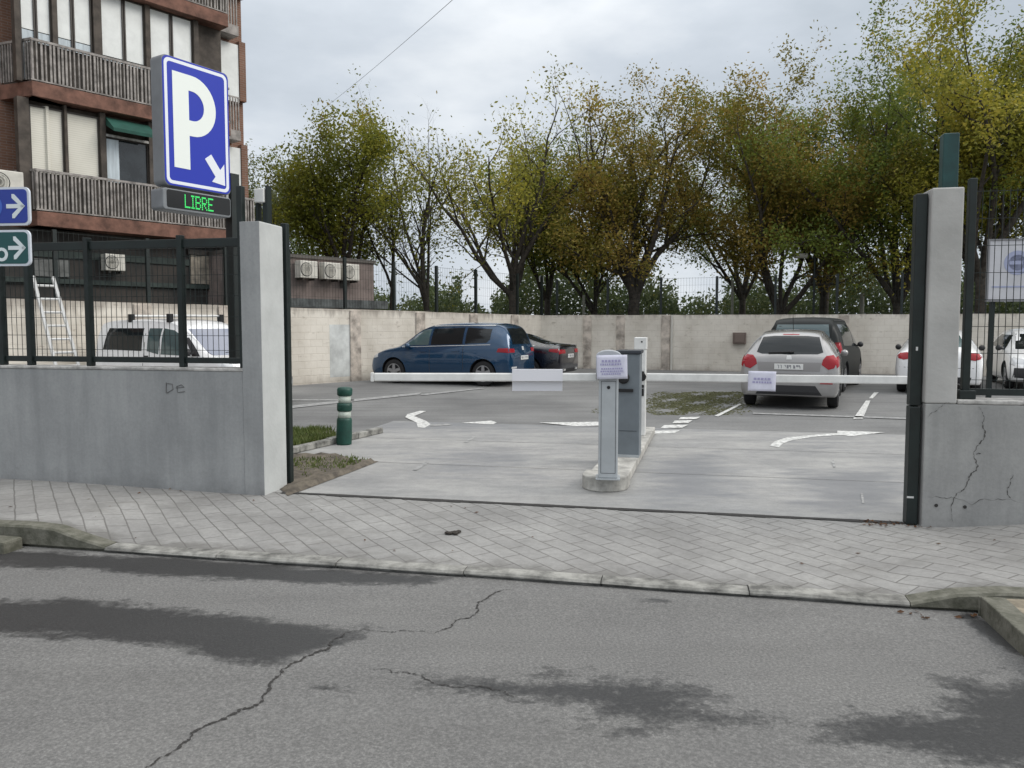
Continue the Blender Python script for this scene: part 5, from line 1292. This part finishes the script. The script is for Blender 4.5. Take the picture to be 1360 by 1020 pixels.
# 7 white car at the right-hand edge, nose towards the lot
def ex_edge(t, patch, bvh):
    for sd in ('L', 'R'):
        s = 1 if sd == 'L' else -1
        patch('side_window', sd, [(2.95, .98), (.85, 1.05), (1.15, 1.36), (2.4, 1.35)], GLASS, nc=14)
        mirror(t, 2.85, s * .92, 1.02, s, PLAST)
        patch('headlight', sd, [(3.82, .64), (4.1, .60), (4.08, .72), (3.86, .82)], LENS, .008)
    patch('windscreen', 'F', [(-.66, 1.0), (.66, 1.0), (.54, 1.38), (-.54, 1.38)], GLASS)
    for s in (-1, 1):
        patch('headlight', 'F', [(s * .5, .66), (s * .78, .66), (s * .80, .82), (s * .56, .76)], LENS, .008); patch('fog_light_recess', 'F', [(s * .5, .30), (s * .82, .32), (s * .80, .56), (s * .62, .56)], PLAST, .008)
    patch('grille', 'F', [(-.5, .30), (.5, .30), (.46, .60), (-.46, .60)], PLAST, .008)
    plate(t, 4.25, 0, .5, seed=23, front=True)
he = R(-90 - 24)
ep = D(1350, 500, 14.8)
car('white_hatchback', 'white car with black mirror cut off by the right edge', 'car', (0, 0, 0), he, PAINT_WHITE, st_silver, (.72, 3.3), .325, ex_edge)
ec = bpy.data.objects['white_hatchback']; c_, s_ = math.cos(he), math.sin(he)
pt = P(1340, 518); lx_, ly_ = 3.9, -.86; ec.location = (pt.x - (lx_ * c_ - ly_ * s_), pt.y - (lx_ * s_ + ly_ * c_), 0)

# ------------------------------------------------------------------ notice board behind the right fence
a, b_ = D(1312, 398, 13.0), D(1312, 320, 13.0)
t_ = thing('notice_board', 'white board with faint blue emblem behind the right fence', 'notice board', loc=(a.x, 13.0, 0), rotz=R(-12))
gk = G(); gk.box(0, 1.6, 0, .03, a.z, b_.z); gk.build('panel', mat('board_face', (.55, .55, .58), .5, var=.08), t_)
gk = G(); gk.box(-.03, 1.63, -.012, .04, a.z - .035, a.z - .001); gk.box(-.03, -.001, -.012, .04, a.z, b_.z); gk.box(-.03, 1.63, -.012, .04, b_.z + .001, b_.z + .03); gk.build('frame', mat('board_frame_grey', (.2, .2, .21), .5), t_)
gk = G(); mz = (a.z + b_.z) / 2 + .12; gk.lathe([(.20, -.003), (.20, -.006), (.13, -.006), (.13, -.003)], 28, 'y', (.42, 0, mz)); gk.box(.05, .55, -.006, -.002, a.z + .2, a.z + .225); gk.box(.3, .5, -.0075, -.0065, mz - .03, mz + .03); gk.build('emblem', mat('emblem_blue', (.34, .37, .52), .5), t_)
for x in (.06, 1.5):
    gk = G(); gk.box(x, x + .07, .045, .11, 0, b_.z); gk.build('leg', GREENP, t_)
# slim poles and a lamp among the trees
def slim_pole(px, ptop, Y, label, m, r=.035, head=None, cat='pole'):
    p = D(px, 432, Y); zt = D(px, ptop, Y).z
    t = thing('slim_pole', label, cat, loc=(p.x, Y, 0))
    G().tube([(0, 0, 0), (0, 0, zt)], r, 8).build('shaft', m, t)
    if head: G().lathe([(.02, zt - .02), (.10, zt), (.10, zt + .2), (.05, zt + .24)], 12).build('cap', head, t)
slim_pole(719, 374, 32, 'dark slim pole with white cap between trees behind the back wall', GREENP, .04, WHITEP)
slim_pole(775, 392, 33, 'short pale post behind the wall left of forked tree', mat('post_pale', (.25, .25, .21), .7), .06)
slim_pole(972, 372, 34, 'pale green post behind the wall left of silver hatchback', MATS['post_pale'], .06)
slim_pole(1144, 390, 31, 'pale post behind the wall right of charcoal car', MATS['post_pale'], .09)
p = D(1080, 432, 30); 
t_ = thing('street_lamp', 'grey street lamp with box head among trees above the charcoal car', 'street lamp', loc=(p.x, 30, 0))
zt = D(1066, 341, 30).z
G().tube([(0, 0, 0), (0, 0, zt - .05), (-.42, 0, zt + .02)], .05, 8).build('pole', GREENP, t_)
G().box(-.78, -.3, -.12, .12, zt - .06, zt + .12).build('lamp_head', mat('lamp_grey', (.36, .35, .32), .5), t_, bevel=.03)

# ------------------------------------------------------------------ trees
def tree(base, H, cr, th, limbs, leafn, lm, label, seed, lean=0.0, bare=0.0, bark=BARK, tr=.22, leaf=.068, droop=0.12, low=0.12, sc=.26, dens=2.9, turn=.4, group='trees behind the lot wall', vase=1.0, cat='tree', name='tree'):
    rr = random.Random(seed); gt = G(); twigs = []
    t = thing(name, label, cat, loc=base, rotz=0, group=group)
    top = Vector((lean * th, rr.uniform(-.1, .1), th))
    tp = [Vector((0, 0, -.1)), Vector((lean * th * .3 + rr.uniform(-.08, .08), 0, th * .4)), Vector((lean * th * .7 + rr.uniform(-.08, .08), 0, th * .75)), top]
    gt.tube(tp, [tr * 1.35, tr, tr * .9, tr * .85], 9)
    def limb(p0, d0, length, r0, depth, k):
        n = 6 if depth < 2 else 4; pts = [p0]; d = d0.normalized()
        for i in range(n):
            d = (d + Vector((rr.gauss(0, .13), rr.gauss(0, .13), rr.gauss(.05 if depth < 2 else 0, .12)))).normalized()
            pts.append(pts[-1] + d * length / n)
        rad = [r0 * (1 - .8 * i / n) for i in range(n + 1)]
        gt.tube(pts, rad, (7, 6, 4, 3)[depth], cap=False)
        if depth >= 2: twigs.append((pts, length))
        if depth == 3: return
        nb = (0, 7, 5)[depth] if depth else 6
        nb = {0: 6, 1: 6, 2: 4}[depth]
        for j in range(nb):
            f = low + (1 - low) * (j + rr.random()) / nb; i = min(int(f * n), n - 1); p = pts[i].lerp(pts[i + 1], f * n - i)
            dd = (pts[i + 1] - pts[i]).normalized(); ax = Vector((rr.gauss(0, 1), rr.gauss(0, 1), rr.gauss(0, .6) + .25)).normalized()
            nd = (dd * .75 + ax * .75 + Vector((0, 0, .18 - droop))).normalized()
            limb(p, nd, length * rr.uniform(.34, .55) * (1.1 - .35 * f), rad[i] * .55, depth + 1, k)
    for k in range(limbs):
        w = 2 * math.pi * (k + rr.uniform(-.3, .3)) / limbs; sp = rr.uniform(.35, 1.0) * vase if k else .12
        tgt = Vector((math.cos(w) * cr * sp + lean * H * .5, math.sin(w) * cr * sp * .8, H * rr.uniform(.74, .9) if k else H * .92))
        st = tp[2].lerp(tp[3], rr.uniform(.3, 1)) if k else top
        dv_ = tgt - st
        side = Vector((dv_.x, dv_.y, 0)) * .35
        limb(st, dv_.normalized() + side.normalized() * .25 if side.length > .1 else dv_, dv_.length, tr * rr.uniform(.5, .72), 0, k)
    gt.build('trunk', bark, t, smooth=True, fix=False)
    tot = sum(l for _, l in twigs); rs = np.random.RandomState(seed); Pn = []
    for pts, l in twigs:
        n = leafn * dens * l / tot
        # bare tips at the top of the crown
        if bare and pts[-1].z / H > .76 and rr.random() < bare: n *= .18
        n = int(n + rr.random())
        if not n: continue
        q = np.array([tuple(p) for p in pts]); f = rs.rand(n) ** .7 * (len(pts) - 1.001); k = f.astype(int); fr = (f - k)[:, None]
        Pn.append(q[k] * (1 - fr) + q[k + 1] * fr)
    p = np.concatenate(Pn); n = len(p); p = p + rs.normal(0, 1, (n, 3)) * sc + np.array([0, 0, -.06])
    nrm = lambda a: a / (np.linalg.norm(a, axis=1)[:, None] + 1e-9)
    a = nrm(rs.normal(0, 1, (n, 3)) * np.array([1, 1, .8]) + np.array([0, 0, -.3])); b_ = nrm(np.cross(a, nrm(rs.normal(0, 1, (n, 3)))))
    s_ = (leaf * rs.uniform(.55, 1.35, n))[:, None]
    vv = np.stack([p, p + a * s_ + b_ * s_ * .5, p + a * s_ * 2.0, p + a * s_ - b_ * s_ * .5], 1).reshape(-1, 3)
    me = bpy.data.meshes.new('crown'); me.vertices.add(4 * n); me.vertices.foreach_set('co', vv.astype(np.float32).ravel())
    me.loops.add(4 * n); me.loops.foreach_set('vertex_index', np.arange(4 * n, dtype=np.int32)); me.polygons.add(n)
    me.polygons.foreach_set('loop_start', np.arange(0, 4 * n, 4, dtype=np.int32))
    me.materials.append(lm); me.materials.append(BROWNL)
    hz = p[:, 2] / H; clump = np.sin(p[:, 0] * 1.3 + seed) * np.sin(p[:, 1] * 1.7) * np.sin(p[:, 2] * 1.1 + seed)
    me.polygons.foreach_set('material_index', (rs.rand(n) * .5 + .2 < np.clip((hz - .55) * 1.6 * turn + clump * .35 * turn, 0, .9)).astype(np.int32))
    me.update(calc_edges=True); me.validate()
    co_ = bpy.data.objects.new('crown', me); COL.objects.link(co_); co_.parent = t
    return t
def tr_(px, Y, ytop, crpx, th, limbs, leafn, lm, label, seed, **k):
    p = D(px, 432, Y); H = D(px, ytop, Y).z; k['tr'] = k.get('tr', .2) * .8
    tree((p.x, Y, -.1), H, crpx * Y / FPX, th, limbs, leafn, lm, label, seed, **k)
tr_(352, 33, 205, 42, 2.6, 5, 5000, PALEL, 'pale green tree right above the left pillar', 1, tr=.16)
tr_(468, 31, 148, 62, 3.6, 6, 9500, OLIVE, 'dense olive tree behind the low building with air conditioners', 2, lean=-.08, tr=.2)
tr_(518, 32, 185, 30, 3.8, 4, 1100, OLIVE, 'thin sparse tree right of the dense olive tree', 3, lean=.04, tr=.12)
tr_(568, 31, 130, 48, 2.3, 5, 1000, OLIVE, 'nearly bare tree with several slim stems above the blue car', 4, bare=.7, tr=.19, vase=.8)
tr_(680, 31, 92, 100, 3.3, 7, 5200, YELLOWL, 'tall open yellow green tree with spreading dark limbs above the blue car', 5, bare=.8, tr=.24)
tr_(727, 36, 190, 60, 3.0, 5, 7000, GREENL, 'small green tree behind the slim pole with white cap', 6, tr=.2)
tr_(790, 35, 178, 62, 2.4, 5, 7500, OLIVE, 'olive tree with low forked trunk above the barrier post', 7, tr=.17)
tr_(843, 32, 112, 92, 3.0, 7, 15500, BROWNL, 'large brownish tree with thick trunk and low right limb', 8, bare=.5, tr=.33)
tr_(1036, 32, 105, 80, 2.2, 6, 14500, BROWNL, 'broad brown tipped tree above the silver hatchback', 9, bare=.4, tr=.24)
tr_(1090, 33, 108, 85, 3.2, 6, 15000, OLIVE, 'dense olive tree beside the street lamp', 10, tr=.26, lean=.05)
tr_(1190, 30, 70, 88, 2.6, 7, 15500, GREENL, 'tall green tree left of the right gate post', 11, bare=.3, tr=.24)
tr_(1300, 26, 22, 105, 3.6, 8, 16500, YELLOWL, 'tallest tree with golden top behind the right pillar', 12, bare=.3, tr=.24)
tr_(1420, 27, 60, 90, 3.0, 6, 11500, OLIVE, 'olive tree at the right edge above the notice board', 13, tr=.22)
tr_(985, 38, 135, 70, 3.2, 6, 8500, GREENL, 'green tree standing farther back left of the silver hatchback', 14, tr=.22)
tr_(420, 37, 190, 60, 3.2, 6, 4500, GREENL, 'green tree farther back behind the low building', 15, tr=.2)
# far scrub that closes the view under the crowns: one mass of leaf clumps
rs = np.random.RandomState(21); n = 170000
x = rs.uniform(-22, 48, n); y = 42 + rs.uniform(0, 7, n) - .12 * x
h = 4.4 + 1.2 * np.sin(x * .55) * np.sin(x * .21 + 1) + .8 * np.sin(x * 1.9)
gap = (np.abs(x / y - .243) < .03) | (np.abs(x / y + .045) < .02) | (np.abs(x / y + .135) < .02); h = np.where(gap, h * .6, h)
p = np.stack([x, y, rs.rand(n) ** .9 * h * rs.uniform(.72, 1.12, n) + .1], 1)
nrm = lambda a: a / (np.linalg.norm(a, axis=1)[:, None] + 1e-9)
a = nrm(rs.normal(0, 1, (n, 3))); b_ = nrm(np.cross(a, nrm(rs.normal(0, 1, (n, 3))))); s_ = rs.uniform(.07, .15, n)[:, None]
vv = np.stack([p, p + a * s_ + b_ * s_ * .55, p + a * s_ * 2, p + a * s_ - b_ * s_ * .55], 1).reshape(-1, 3)
me = bpy.data.meshes.new('far_shrubbery'); me.vertices.add(4 * n); me.vertices.foreach_set('co', vv.astype(np.float32).ravel())
me.loops.add(4 * n); me.loops.foreach_set('vertex_index', np.arange(4 * n, dtype=np.int32)); me.polygons.add(n); me.polygons.foreach_set('loop_start', np.arange(0, 4 * n, 4, dtype=np.int32))
me.materials.append(DARKL); me.update(calc_edges=True); me.validate()
o = bpy.data.objects.new('far_shrubbery', me); COL.objects.link(o); struct(o, 'stuff')
# overhead cable
a, b_ = D(640, -35, 12), D(424, 148, 31)
gk = G(); pts = []
for i in range(21):
    f = i / 20; p = a.lerp(b_, f); p.z -= .25 * 4 * f * (1 - f) * .3; pts.append(p)
gk.tube(pts, .0045, 5)
tag(gk.build('overhead_cable', mat('cable_grey', (.12, .12, .13), .7)), 'thin overhead cable crossing the grey sky down to the trees', 'cable')
